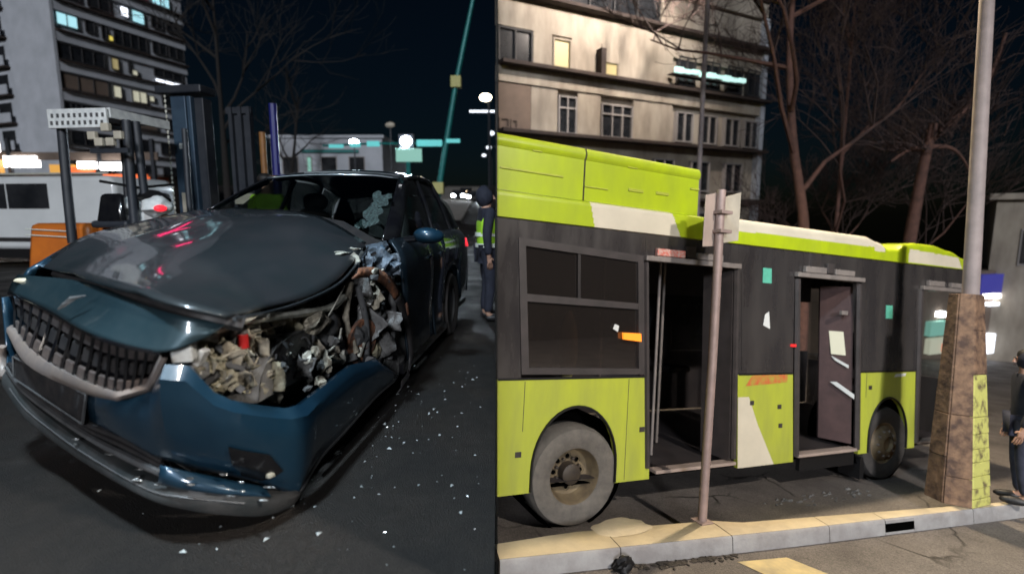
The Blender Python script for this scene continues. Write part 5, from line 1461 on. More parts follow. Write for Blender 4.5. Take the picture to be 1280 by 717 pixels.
def ztop(x):
    ks = [(-1.5, 3.11), (1.5, 3.115), (2.0, 3.145), (4.15, 3.15), (4.4, 3.10), (4.6, 3.02), (4.78, 3.03), (4.95, 3.12), (5.2, 3.155), (5.6, 3.16), (6.0, 3.11), (6.3, 3.03), (6.5, 2.94), (6.57, 2.885)]
    for (a, za), (b, zb) in zip(ks, ks[1:]):
        if x <= b:
            t = (x - a) / (b - a)
            t = t * t * (3 - 2 * t)
            return za + (zb - za) * t
    return ks[-1][1]


rows = []
for i in range(NX + 1):
    x = -1.02 + (6.57 + 1.02) * i / NX
    zt = ztop(x)
    hh = zt - 2.862
    prof = [(0.0, 2.862), (-0.022, 2.868)] + [(-0.022, 2.868 + hh * k / 18 * 0.78) for k in range(1, 19)] + [(-0.012, 2.868 + hh * 0.90), (0.02, 2.868 + hh * 0.97), (0.09, zt), (0.5, zt + 0.02), (2.35, zt + 0.02)]
    rows.append([(max(x, xe(y, z)), y, z) for y, z in prof])
bm_me = MB().grid(rows)
cove = bm_me.build('roof_cove', [M['lime'], M['bus_white']], bus, smooth=40)
for p in cove.data.polygons:
    c = p.center
    x, z = c.x, c.z
    d = (z - 2.87) / 0.24
    wht = (0.06 + 0.06 * (1 - d) < x < 1.16 - 0.12 * d) and z < 3.12
    wht |= (1.55 < x < 4.52) and z > 3.005 + 0.02 * (x - 1.6) / 3 - (0.05 if x > 4.3 else 0)
    wht |= (5.02 + 0.02 * d < x < 6.28 - 0.16 * d) and 2.875 < z < 3.06 - 0.03 * (x - 5) and c.y < 0.05
    if wht:
        p.material_index = 1
# roof pod: gas tank housing with a rolled top lip and panel joints
pod = MB()
for x0f, x1 in ((None, 0.0), (0.018, 1.43)):
    a = x0f if x0f is not None else -1.01
    pts_ = [(0.03, 3.115), (0.03, 3.50), (0.012, 3.52), (0.005, 3.56), (0.03, 3.61), (0.12, 3.63), (2.2, 3.63)]
    r_ = []
    for x in (a, x1 - 0.05, x1 - 0.012, x1):
        s_ = 0.02 if x == x1 and x1 > 1 else 0
        r_.append([(max(x, xe(y, z)), y + s_, z - (0.03 if s_ and z > 3.55 else 0)) for y, z in pts_])
    MB().grid(r_).build('roof_pod_panel', M['lime'], bus, smooth=40)
MB().add([(1.43, 0.05, 3.11), (1.43, 0.05, 3.5), (1.43, 0.05, 3.58), (1.43, 2.2, 3.6), (1.43, 2.2, 3.11)], [(0, 1, 2, 3, 4)]).build('roof_pod_end', M['lime'], bus)
for x0, x1, z, hh in ((-0.86, -0.22, 3.30, 0.018), (0.02, 0.28, 3.245, 0.014), (0.52, 0.70, 3.27, 0.03), (0.86, 1.02, 3.28, 0.03), (-0.55, -0.45, 3.50, 0.012), (0.5, 0.62, 3.50, 0.012), (1.30, 1.42, 3.385, 0.02)):
    MB().box(x0, x1, 0.018, 0.031, z, z + hh).build('pod_slot', M['lime_low'], bus, bevel=0.004)
# door 1
for nm, x0, x1, ys in (('door', 0.76, 2.02, 1), ('door', 2.93, 4.12, 2), ('door', 5.37, 6.34, 3)):
    top = ZH - 0.01 if ys == 1 else (ZH - 0.04 if ys == 2 else ZH - 0.07)
    sl0 = 0.16 if ys < 3 else 0.05
    hb = MB().box(x0 - 0.04, x1 - 0.02, -0.06, -0.001, top, top + 0.055).build('door_rail', M['bus_grey'], bus, bevel=0.008)
    MB().box(x0 + 0.1, x0 + 0.46, -0.05, -0.001, top + 0.06, top + 0.135).build('door_motor_cover', M['red_text'] if ys == 1 else M['bus_grey'], hb, bevel=0.008)
    MB().box(x0 + 0.62, x0 + 0.98, -0.05, -0.001, top + 0.06, top + 0.13).build('door_motor_cover', M['bus_grey'], hb, bevel=0.008)
    if ys < 3:
        MB().box(x0 + 0.48, x0 + 0.60, -0.045, -0.001, top + 0.07, top + 0.19).build('door_bell', M['bus_frame'], hb, bevel=0.008)
    xs0, xs1 = {1: (1.0, 2.10), 2: (3.08, 4.16), 3: (5.42, 6.3)}[ys]
    MB().box(xs0, xs1, -0.02, 0.10, 0.43, 0.465).build('door_sill', M['plate_back_dim'], bus, bevel=0.006)
# folded leaves
MB().prism([(0.79, 0.02, 0.48), (0.98, 0.30, 0.48), (0.90, 0.30, ZH - 0.03), (0.74, 0.02, ZH - 0.03)], (0.03, -0.01, 0)).build('door_leaf', M['maroon'], bus)
MB().prism([(2.05, 0.02, 0.48), (1.98, 0.38, 0.48), (1.90, 0.38, ZH - 0.03), (1.97, 0.02, ZH - 0.03)], (-0.03, -0.01, 0)).build('door_leaf', M['bus_frame'], bus)
MB().tube([(0.90, 0.0, 0.5), (0.76, 0.0, ZH - 0.02)], 0.028, 6).build('door_post', M['bus_frame'], bus)
MB().tube([(2.07, 0.0, 0.5), (1.985, 0.0, ZH - 0.02)], 0.032, 6).build('door_post', M['bus_frame'], bus)
MB().prism([(3.07, 0.03, 0.48), (3.22, 0.32, 0.48), (3.14, 0.32, ZH - 0.07), (2.97, 0.03, ZH - 0.07)], (0.03, -0.01, 0)).build('door_leaf', M['bus_frame'], bus)
pl_ = MB().prism([(4.00, 0.40, 0.50), (4.15, 0.06, 0.50), (4.06, 0.06, ZH - 0.10), (3.91, 0.40, ZH - 0.10)], (0.015, 0.03, 0)).build('door_leaf', M['pink_panel'], bus)
for q in ([(3.99, 1.62), (4.055, 1.62), (4.04, 1.92), (3.975, 1.92)], [(3.99, 1.60), (4.07, 1.50), (4.07, 1.46), (4.01, 1.54)], [(3.99, 1.26), (4.10, 1.08), (4.10, 1.14), (4.02, 1.27)]):
    MB().prism([(x, 0.40 - (x - 3.945) * 2.27 - 0.03, z) for x, z in q], (-0.002, -0.004, 0)).build('white_sticker', M['lit_warm'] if q[0][1] == 1.62 and q[1][1] == 1.62 else M['white_sticker'], pl_)  # upright sticker's brightness put in as glow, the others are plain
MB().box(3.90, 4.02, 0.09, 0.12, 2.14, 2.19).build('handle', M['bus_grey'], pl_)
for xa, xb in ((3.06, 2.95), (4.17, 4.06), (5.40, 5.36)):
    MB().tube([(xa, 0.0, 0.45), (xb, 0.0, ZH - 0.06)], 0.035, 6).build('door_post', M['bus_frame'], bus)
# interior
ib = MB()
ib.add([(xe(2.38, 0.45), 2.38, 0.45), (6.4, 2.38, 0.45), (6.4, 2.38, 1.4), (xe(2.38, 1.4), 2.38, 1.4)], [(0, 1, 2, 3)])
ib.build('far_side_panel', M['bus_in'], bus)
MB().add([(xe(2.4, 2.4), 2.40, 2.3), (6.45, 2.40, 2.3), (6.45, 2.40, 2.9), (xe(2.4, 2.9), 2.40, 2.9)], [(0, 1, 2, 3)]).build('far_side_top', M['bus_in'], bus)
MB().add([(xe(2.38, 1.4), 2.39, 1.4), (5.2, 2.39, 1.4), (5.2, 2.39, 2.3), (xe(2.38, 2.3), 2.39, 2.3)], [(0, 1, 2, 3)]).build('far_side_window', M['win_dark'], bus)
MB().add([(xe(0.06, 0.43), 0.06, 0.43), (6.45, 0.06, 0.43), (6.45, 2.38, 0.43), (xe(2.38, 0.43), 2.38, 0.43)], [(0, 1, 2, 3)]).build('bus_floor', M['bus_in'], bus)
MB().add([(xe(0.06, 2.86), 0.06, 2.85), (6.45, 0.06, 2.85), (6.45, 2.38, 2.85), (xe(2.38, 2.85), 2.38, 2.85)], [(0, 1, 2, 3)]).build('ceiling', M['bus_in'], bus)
MB().box(6.45, 6.52, 0.05, 2.4, 0.4, 1.25).build('front_panel', M['bus_dark'], bus)
MB().add([(6.5, 0.05, 1.26), (6.5, 2.4, 1.26), (6.46, 2.4, 2.55), (6.46, 0.05, 2.55)], [(0, 1, 2, 3)]).build('windscreen', M['glass_clear'], bus)
MB().box(6.44, 6.5, 0.05, 2.4, 2.56, 2.86).build('front_panel', M['bus_dark'], bus)
for x, y in ((1.35, 0.5), (1.75, 0.9), (3.5, 0.75), (3.3, 1.5), (5.7, 0.9), (1.2, 1.4)):
    MB().tube([(x, y, 0.44), (x, y, 2.84)], 0.017, 8).build('grab_pole', M['bus_grey'], bus, smooth=60)
for x, y, mt in ((0.02, 0.40, 'seat_beige'), (0.02, 0.85, 'bus_in'), (-0.35, 1.9, 'bus_in'), (0.6, 1.9, 'bus_in'), (2.5, 0.35, 'bus_in'), (2.5, 1.9, 'bus_in'), (4.7, 0.4, 'bus_in'), (4.7, 1.9, 'bus_in')):
    st = MB().lump((x + 0.12, y, 1.68), (0.06, 0.17, 0.36), 2, 3, 0.03).build('seat_back', M[mt], bus, smooth=60)
    MB().box(x + 0.12, x + 0.5, y - 0.19, y + 0.19, 1.15, 1.24).build('seat_cushion', M['bus_in'], st, bevel=0.03)
# underside and wheels
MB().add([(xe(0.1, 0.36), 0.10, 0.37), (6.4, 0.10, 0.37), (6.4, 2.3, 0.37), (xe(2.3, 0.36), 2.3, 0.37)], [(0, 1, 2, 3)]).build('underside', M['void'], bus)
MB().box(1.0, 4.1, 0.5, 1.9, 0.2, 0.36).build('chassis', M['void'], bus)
MB().box(3.2, 4.2, 0.05, 0.1, 0.24, 0.41).build('step_box', M['black'], bus)


def bus_wheel(x, mt, rimm, dished):
    tw = MB().lathe([(0.255, 0.06), (0.27, 0.0), (0.30, -0.018), (0.40, -0.03), (0.455, -0.015), (0.475, 0.03), (0.48, 0.06), (0.48, 0.26), (0.46, 0.29), (0.3, 0.29)], (x, 0.03, 0.478), (0, 1, 0), 40).build('wheel', mt, bus, smooth=40)
    if dished:
        MB().lathe([(0.272, 0.0), (0.26, 0.015), (0.25, 0.10), (0.22, 0.15), (0.19, 0.16), (0.0, 0.165)], (x, 0.03, 0.478), (0, 1, 0), 32).build('rim', rimm, tw, smooth=35)
        MB().lathe([(0.10, 0.165), (0.10, 0.06), (0.07, 0.04), (0.0, 0.04)], (x, 0.03, 0.478), (0, 1, 0), 20).build('hub', M['rim_dark'], tw, smooth=35)
        for k in range(8):
            a = 2 * PI * k / 8
            c = (x + 0.155 * math.cos(a), 0.03, 0.478 + 0.155 * math.sin(a))
            MB().lathe([(0.034, 0.155), (0.034, 0.162), (0.0, 0.158)], c, (0, 1, 0), 10).build('rim_hole', M['void'], tw)
            a += PI / 8
            c = (x + 0.135 * math.cos(a), 0.03, 0.478 + 0.135 * math.sin(a))
            MB().lathe([(0.018, 0.16), (0.016, 0.125), (0.0, 0.12)], c, (0, 1, 0), 6).build('wheel_nut', M['rim_dark'], tw)
    else:
        MB().lathe([(0.272, 0.0), (0.26, 0.0), (0.24, 0.03), (0.20, 0.0), (0.13, -0.05), (0.10, -0.06), (0.095, -0.02), (0.0, -0.02)], (x, 0.03, 0.478), (0, 1, 0), 32).build('rim', rimm, tw, smooth=35)
        for k in range(10):
            a = 2 * PI * k / 10
            c = (x + 0.165 * math.cos(a), 0.03, 0.478 + 0.165 * math.sin(a))
            MB().lathe([(0.016, 0.0), (0.014, -0.045), (0.0, -0.045)], c, (0, 1, 0), 6).build('wheel_nut', M['bus_grey'], tw)
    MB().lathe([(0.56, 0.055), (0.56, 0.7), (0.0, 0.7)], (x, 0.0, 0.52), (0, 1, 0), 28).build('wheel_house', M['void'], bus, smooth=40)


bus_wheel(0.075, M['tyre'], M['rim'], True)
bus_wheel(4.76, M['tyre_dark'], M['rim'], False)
MB().box(4.28, 4.36, 0.02, 0.3, 0.05, 0.33).build('mud_flap', M['black'], bus)


# ================================================================== RIGHT STREET
# ---- cream apartment building behind the bus: plumb, front running away to the right
BM = Matrix.Translation((0, 22.6, 0)) @ Matrix.Rotation(math.atan2(0.469, 0.883), 4, 'Z')
fb_ = thing('cream_building', 'cream balconied apartment building with dark ledges behind the bus', 'building', BM)
X0, X1 = -0.62, 16.2
ZF = [-0.6, 2.12, 4.86, 7.60, 10.36, 13.1, 15.8]
MB().prism([(0.493 * 0.32 - 0.68, 0.32, -6), (X1, 0.32, -6), (X1, 6, -6), (0.493 * 6 - 0.68, 6, -6)], (0, 0, 22.5)).build('wall', M['wall_cream'], fb_)
for z in ZF:
    MB().box(X0, X1 + 0.1, -0.42, 0.31, z - 0.14, z + 0.0).build('ledge', M['ledge'], fb_)


def panel(x0, x1, z0, z1, mt='wall_cream', y=0.10):
    return MB().box(x0, x1, y, 0.315, z0, z1).build('wall_panel', M[mt], fb_)


def rwin(x0, x1, z0, z1, frame, pane, bars=1, trans=0.0, y=0.06):
    t = 0.07
    mb = MB().box(x0, x1, y, 0.3, z1 - t, z1).box(x0, x1, y, 0.3, z0, z0 + t)
    for k in range(bars + 1):
        x = x0 + (x1 - x0 - t) * k / max(1, bars)
        mb.box(x, x + t, y, 0.3, z0 + t + 0.001, z1 - t - 0.001)
    if trans:
        mb.box(x0 + t + 0.001, x1 - t - 0.001, y + 0.01, 0.3, trans, trans + t)
    o = mb.build('window', M[frame], fb_)
    MB().box(x0 + 0.01, x1 - 0.01, y + 0.10, y + 0.13, z0 + 0.01, z1 - 0.01).build('pane', M[pane], o)


# storey 7.60: dark opening, two lit niches, chimney-like duct, pale parapet above
panel(X0, X1 - 0.02, 7.601 + 1.45, 10.36 - 0.141)
rwin(-0.6, 1.05, 7.62, 9.0, 'win_frame_dark', 'win_dark', 2)
panel(1.1, 2.05, 7.601, 9.049)
rwin(2.08, 3.05, 7.62, 8.95, 'wall_cream', 'lit_dimwarm', 1)
panel(3.08, 4.70, 7.601, 9.049)
MB().box(4.45, 4.72, -0.30, 0.09, 7.62, 8.75).build('duct', M['ledge'], fb_)
rwin(4.78, 5.75, 7.62, 8.35, 'wall_cream', 'lit_dimwarm', 1)
panel(4.75, 5.78, 8.37, 9.049)
panel(5.8, 9.2, 7.601, 9.049)
# storey 4.86
panel(X0, X1 - 0.02, 4.861 + 1.95, 7.60 - 0.141, 'wall_cream', 0.02)
MB().box(X0, 0.95, 0.05, 0.31, 4.87, 6.75).build('recess', M['wall_brown'], fb_)
rwin(-0.6, -0.10, 4.90, 5.35, 'wall_brown', 'lit_amber', 1, y=-0.02)
rwin(-0.05, 0.30, 4.90, 5.3, 'wall_brown', 'lit_amber', 1, y=-0.02)
panel(1.0, 2.35, 4.861, 6.80)
rwin(2.4, 3.4, 4.90, 6.55, 'win_frame', 'win_dark', 2, 6.0)
panel(3.45, 4.75, 4.861, 6.80)
rwin(4.8, 6.7, 4.90, 6.45, 'win_frame', 'win_dark', 3, 5.95)
panel(6.75, 9.3, 4.861, 6.80)
for x in (9.6, 11.4, 13.2, 14.8):
    rwin(x, x + 1.2, 5.0, 6.5, 'win_frame', 'win_dark', 2)
# storey 10.36: dark glazing
rwin(1.2, 8.2, 10.40, 11.9, 'win_frame_dark', 'win_dark', 5)
panel(8.3, 9.4, 10.361, 11.95)
panel(X0, X1, 11.97, 13.1 - 0.141)
rwin(1.2, 8.2, 13.15, 14.6, 'win_frame_dark', 'win_dark', 5)
for z in (-0.5, 2.2):
    for x in (0.4, 3.0, 5.6, 8.2, 10.8, 13.4):
        rwin(x, x + 1.4, z + 0.3, z + 1.9, 'win_frame', 'win_dark', 2)
for x in (9.6, 11.4, 13.2, 14.8):
    rwin(x, x + 1.2, 7.8, 9.2, 'win_frame_dark', 'win_dark', 2)
# strip of pale green-white light on a balcony edge
for k in range(9):
    x = 8.75 + k * 0.57
    MB().box(x, x + 0.5, -0.60, -0.45, 8.16 + 0.03 * (k % 3), 8.42 - 0.05 * (k % 2)).build('strip_lamp', M['strip_teal'], fb_)
MB().box(8.7, 13.9, -0.45, -0.05, 8.1, 8.16).build('balcony_slab', M['ledge'], fb_)
MB().box(X1 - 0.3, X1 + 0.02, -0.05, 0.3, -4, 12).build('corner_pier', M['wall_blue'], fb_)

# ---- bare trees behind the bus
t1 = tree('bare_tree', 'tall bare reddish tree whose dense twigs veil the cream building', T(9.3, 16, rplane(9.3, 16) - 0.05), 18, 1.0, 14, 'bark_red', 'twig_red', 5, 0.17, pts=[Vector((0, 0, 0)), Vector((-0.2, 0, 4.5)), Vector((-0.75, 0.1, 7.6)), Vector((-1.0, 0.2, 11)), Vector((-0.8, 0, 15.5))], nb=(5, 5, 6, 5), fork=0.35, up=0.5)
tree('bare_tree', 'second bare reddish tree further right of the tall one behind the bus', T(13.2, 21, rplane(13.2, 21) - 0.05), 18, 1.0, 23, 'bark_red', 'twig_red', 5, 0.14, nb=(5, 5, 6, 4), fork=0.3, up=0.5)
t3 = thing('pollard_tree', 'pollarded tree with a stubby reddish trunk forking beside the lamp post', 'tree', T(14.1, 18, rplane(14.1, 18) - 0.05))
fk_ = Vector((0.2, 0, 8.3))
tb = MB()
tb.tube(cr([Vector((-0.35, 0, 0)), Vector((-0.2, 0, 4)), Vector((0, 0, 7)), fk_ + Vector((0.02, 0, 0.5))], 5), [0.24 - 0.008 * i for i in range(16)], 10)
tb.tube(cr([fk_, fk_ + Vector((0.9, 0, 0.8)), fk_ + Vector((1.7, 0, 2.0)), fk_ + Vector((2.1, 0, 3.4))], 4), [0.15 - 0.009 * i for i in range(13)], 7)
tb.tube(cr([fk_ + Vector((0, 0, -0.3)), fk_ + Vector((-0.7, 0, -0.35)), fk_ + Vector((-1.3, 0, -0.75))], 4), [0.11 - 0.009 * i for i in range(9)], 7)
tb.tube(cr([fk_ + Vector((0, 0, -0.25)), fk_ + Vector((0.7, 0, -0.3)), fk_ + Vector((1.2, 0, -0.7)), fk_ + Vector((1.7, 0, -1.5))], 4), [0.09 - 0.006 * i for i in range(13)], 7)
tb.build('trunk', M['bark_red'], t3, smooth=60)
rg = random.Random(8)
cb_ = MB()
for k in range(170):
    s = fk_ + Vector((rg.uniform(-1.4, 2.2), rg.uniform(-0.4, 0.4), 0))
    s.z += max(0, s.x) * 1.1 * rg.random() - (0.4 if s.x < 0 else 0)
    d = Vector((rg.gauss(0.3 if s.x > 0 else -0.5, 0.5), rg.gauss(0, 0.5), rg.uniform(0.1, 1.0))).normalized()
    L = rg.uniform(0.6, 2.0)
    cb_.tube([s, s + d * L * 0.5 + Vector((0, 0, 0.1)), s + d * L], [0.022, 0.014, 0.007], 3, caps=False)
cb_.build('crown', M['twig_red'], t3)

# ---- lamp post on a tapered stone base, at the island
lb = thing('lamp_post', 'steel lamp post on a tapered brown stone base with one lime face', 'street lamp', RM @ T(4.36, -0.95, 0.15))
bs = MB()
cxy = [(-0.20, 0.0), (-0.06, -0.20), (0.31, -0.19), (0.28, 0.20), (-0.12, 0.22)]
cxt = [(-0.05, 0.0), (0.04, -0.09), (0.25, -0.08), (0.23, 0.10), (0.0, 0.12)]
cxu = [(-0.24, 0.0), (-0.09, -0.12), (0.20, -0.11), (0.18, 0.14), (-0.16, 0.16)]


def ringb(f):
    """outline at height fraction f"""
    return [(a[0] + (b[0] - a[0]) * f, a[1] + (b[1] - a[1]) * f) for a, b in zip(cxy, cxt)]


HB = 2.3
core = MB()
r0_, r1_ = ringb(0), ringb(1)
core.add([(x * 0.96, y * 0.96, 0.0) for x, y in r0_] + [(x * 0.94, y * 0.94, HB) for x, y in r1_], [(i, (i + 1) % 5, 5 + (i + 1) % 5, 5 + i) for i in range(5)] + [(5, 6, 7, 8, 9)])
core.build('base_core', M['stone_brown'], lb)
hs = [0.0, 0.09, 0.20, 0.33, 0.48, 0.62, 0.78, 0.96, 1.42, 1.9, HB]
rg = random.Random(6)
hs_lime = hs
for i in range(5):
    hs = hs_lime if i == 1 else [0.0, 0.30 + 0.05 * i, 0.97, HB]
    for j in range(len(hs) - 1):
        if i == 1 and hs[j] >= 0.98:       # lime side ends in a bare block above
            mt = 'stone_brown'
        else:
            mt = 'stone_lime' if i == 1 else 'stone_brown'
        za, zb = hs[j] + 0.003, hs[j + 1] - 0.003
        ra, rb = ringb(za / HB), ringb(zb / HB)
        k = (i + 1) % 5
        e = 0.012
        q = [Vector((*lerp(Vector(ra[i]), Vector(ra[k]), e), za)), Vector((*lerp(Vector(ra[i]), Vector(ra[k]), 1 - e), za)), Vector((*lerp(Vector(rb[i]), Vector(rb[k]), 1 - e), zb)), Vector((*lerp(Vector(rb[i]), Vector(rb[k]), e), zb))]
        c = Vector((0, 0, (za + zb) / 2))
        n_ = (sum(q, Vector()) / 4 - c)
        n_.z = 0
        n_.normalize()
        out = 0.006 + 0.008 * rg.random()
        inn = [p - n_ * 0.03 for p in q]
        outp = [p + n_ * out for p in q]
        MB().add(inn + outp, [(4, 5, 6, 7), (0, 1, 5, 4), (1, 2, 6, 5), (2, 3, 7, 6), (3, 0, 4, 7)]).build('stone', M[mt], lb, bevel=0.006)
ppts = [Vector((0.12, 0.0, 0.9)), Vector((0.16, 0, 2.3)), Vector((0.23, 0, 5.7)), Vector((0.28, 0.0, 8.2))]
MB().tube(ppts, [0.085, 0.08, 0.07, 0.06], 14).build('pole', M['pole_metal'], lb, smooth=60)
MB().tube(cr([Vector((0.28, 0, 8.15)), Vector((0.4, 0.5, 8.5)), Vector((0.55, 1.6, 8.7))], 5), 0.035, 8).build('arm', M['pole_metal'], lb, smooth=60)
lh = MB().box(0.40, 0.72, 1.4, 2.1, 8.66, 8.76).build('lamp_head', M['pole_metal'], lb, bevel=0.02)
MB().box(0.44, 0.68, 1.45, 2.05, 8.645, 8.659).build('lens', M['lamp_warm'], lh)
lamp_light('post_lamp', 'SPOT', (0.56, 1.75, 8.6), 3500, (1.0, 0.80, 0.55), 0.16, lb, (0, 0, 0), rad(165))

# ---- sign post on the island, seen from the back
sp = thing('sign_post', 'pinkish steel post holding two blank-backed sign plates in front of the bus', 'sign', RM @ T(1.15, -0.52, 0.15))
MB().tube([(0.0, 0, 0), (0.03, 0.0, 1.5), (0.06, 0.02, 3.13)], 0.042, 12).build('post', M['post_pink'], sp, smooth=60)
MB().box(-0.075, 0.075, -0.075, 0.075, 0.0, 0.012).build('foot_plate', M['post_pink'], sp, bevel=0.004)
for q, mt in (([(-0.11, 2.58), (0.08, 2.60), (0.08, 3.12), (-0.10, 3.07)], 'plate_back_dim'), ([(0.07, 2.62), (0.37, 2.68), (0.38, 3.16), (0.08, 3.06)], 'plate_back')):
    MB().prism([(x, 0.05 + (0.10 if mt == 'plate_back' else 0) * (x - 0.07), z) for x, z in q], (0, 0.01, 0)).build('sign_plate', M[mt], sp, bevel=0.003)
for z in (2.72, 2.9):
    MB().box(0.0, 0.14, -0.055, 0.05, z, z + 0.03).build('clamp', M['post_pink'], sp)

# ---- things lying by the kerb
n0_ = isl(0.45)
sd = MB().lump((0.34, -0.40, 0.15), (0.30, 0.17, 0.016), 4, 3, 0.2, 1.5).build('sand_heap', M['kerb_top'], mtx=RM, smooth=60)
tag(stuff(sd), 'low spread of pale sand spilled on the kerb beside the rear wheel', 'sand heap')
rk = MB().lump((0.07, -0.79, 0.055), (0.085, 0.05, 0.07), 9, 3, 0.3, 1.8).build('black_bag', M['black'], mtx=RM, smooth=40)
tag(rk, 'crumpled black bag lying against the kerb face at the bottom edge', 'bag')
rg = random.Random(4)
ds = MB()
for k in range(110):
    x = rg.choice([rg.uniform(0.2, 1.2), rg.gauss(0.55, 0.1), rg.gauss(0.9, 0.06)])
    y = isl(x)[0] - 0.02 - abs(rg.gauss(0, 0.045))
    ds.lump((x, y, 0.006), (rg.uniform(0.006, 0.035), rg.uniform(0.005, 0.025), rg.uniform(0.003, 0.008)), k, 1, 0.4)
tag(stuff(ds.build('gutter_dirt', M['dirt'], mtx=RM)), 'dark wet dirt and leaves gathered along the foot of the kerb', 'dirt')
ds = MB()
for k in range(40):
    x = rg.uniform(2.4, 4.4)
    ds.lump((x, rg.uniform(-0.25, 0.0) - 0.06 * x * 0.3, 0.006), (rg.uniform(0.01, 0.05), rg.uniform(0.01, 0.02), rg.uniform(0.006, 0.02)), k, 1, 0.3)
tag(stuff(ds.build('rubble', M['dust_dark'], mtx=RM)), 'dark crumbs of rubble on the tarmac under the bus side', 'rubble')

# ---- far end of the street: pale block, lit shop fronts
fbk = thing('far_building', 'pale far building at the right edge beyond the lamp post', 'building', T(24.4, 25.5, 0, rad(-40)))
MB().box(-0.4, 9, 0, 8, -8, 2.0).build('wall', M['wall_cream'], fbk)
MB().box(-0.7, 9.2, -0.3, 8.2, 2.01, 2.3).build('roof', M['wall_cream'], fbk)
for x in (0.6, 2.4, 4.2):
    f_ = MB().box(x, x + 1.1, -0.05, 0.0, -1.2, 0.6).build('window', M['win_frame'], fbk)
    MB().box(x + 0.08, x + 1.02, -0.08, -0.051, -1.1, 0.5).build('pane', M['win_dark'], f_)
shp = thing('lit_shop', 'far shop with blue, white and orange lights seen past the bus front', 'shop', T(19.5, 24.0, -6.6, rad(18)))
MB().box(-4.5, 7.5, 0, 4, 0, 5.1).build('wall', M['wall_brown'], shp)
for nm, x0, x1, z0, z1, mt in (('blue_sign', 3.6, 6.6, 4.0, 4.95, 'sign_blue'), ('strip_lamp', 4.3, 5.3, 3.75, 3.93, 'sign_white'), ('strip_lamp', 4.4, 5.2, 3.35, 3.5, 'lit_white'), ('shop_window', 4.5, 5.6, 0.9, 1.9, 'lit_white'), ('purple_sign', 6.2, 6.9, 1.6, 3.7, 'pink_glow'), ('shop_window', 0.5, 2.1, 1.2, 1.95, 'lit_warm'), ('orange_sign', 1.3, 2.0, 1.3, 1.7, 'sign_red'), ('strip_lamp', 1.0, 1.4, 3.0, 3.25, 'sign_white'), ('shop_window', 0.4, 1.6, 2.1, 2.8, 'sign_teal')):
    if nm == 'orange_sign':
        MB().box(x0, x1, -0.32, -0.26, z0, z1).build(nm, M[mt], shp)
        continue
    MB().box(x0, x1, -0.25, 0.05, z0, z1).build(nm, M[mt], shp)


# ================================================================== PEOPLE
def skinm(name, nodes, edges, mat, parent, sub=2, root=0):
    me = bpy.data.meshes.new(name)
    me.from_pydata([n[0] for n in nodes], edges, [])
    me.materials.append(mat)
    o = bpy.data.objects.new(name, me)
    COL.objects.link(o)
    o.parent = parent
    md = o.modifiers.new('skin', 'SKIN')
    md.use_smooth_shade = True
    sv = me.skin_vertices[0].data
    for i, n in enumerate(nodes):
        r = n[1]
        sv[i].radius = r if isinstance(r, tuple) else (r, r)
        sv[i].use_root = (i == root)
    ms = o.modifiers.new('sub', 'SUBSURF')
    ms.levels = ms.render_levels = sub
    return o


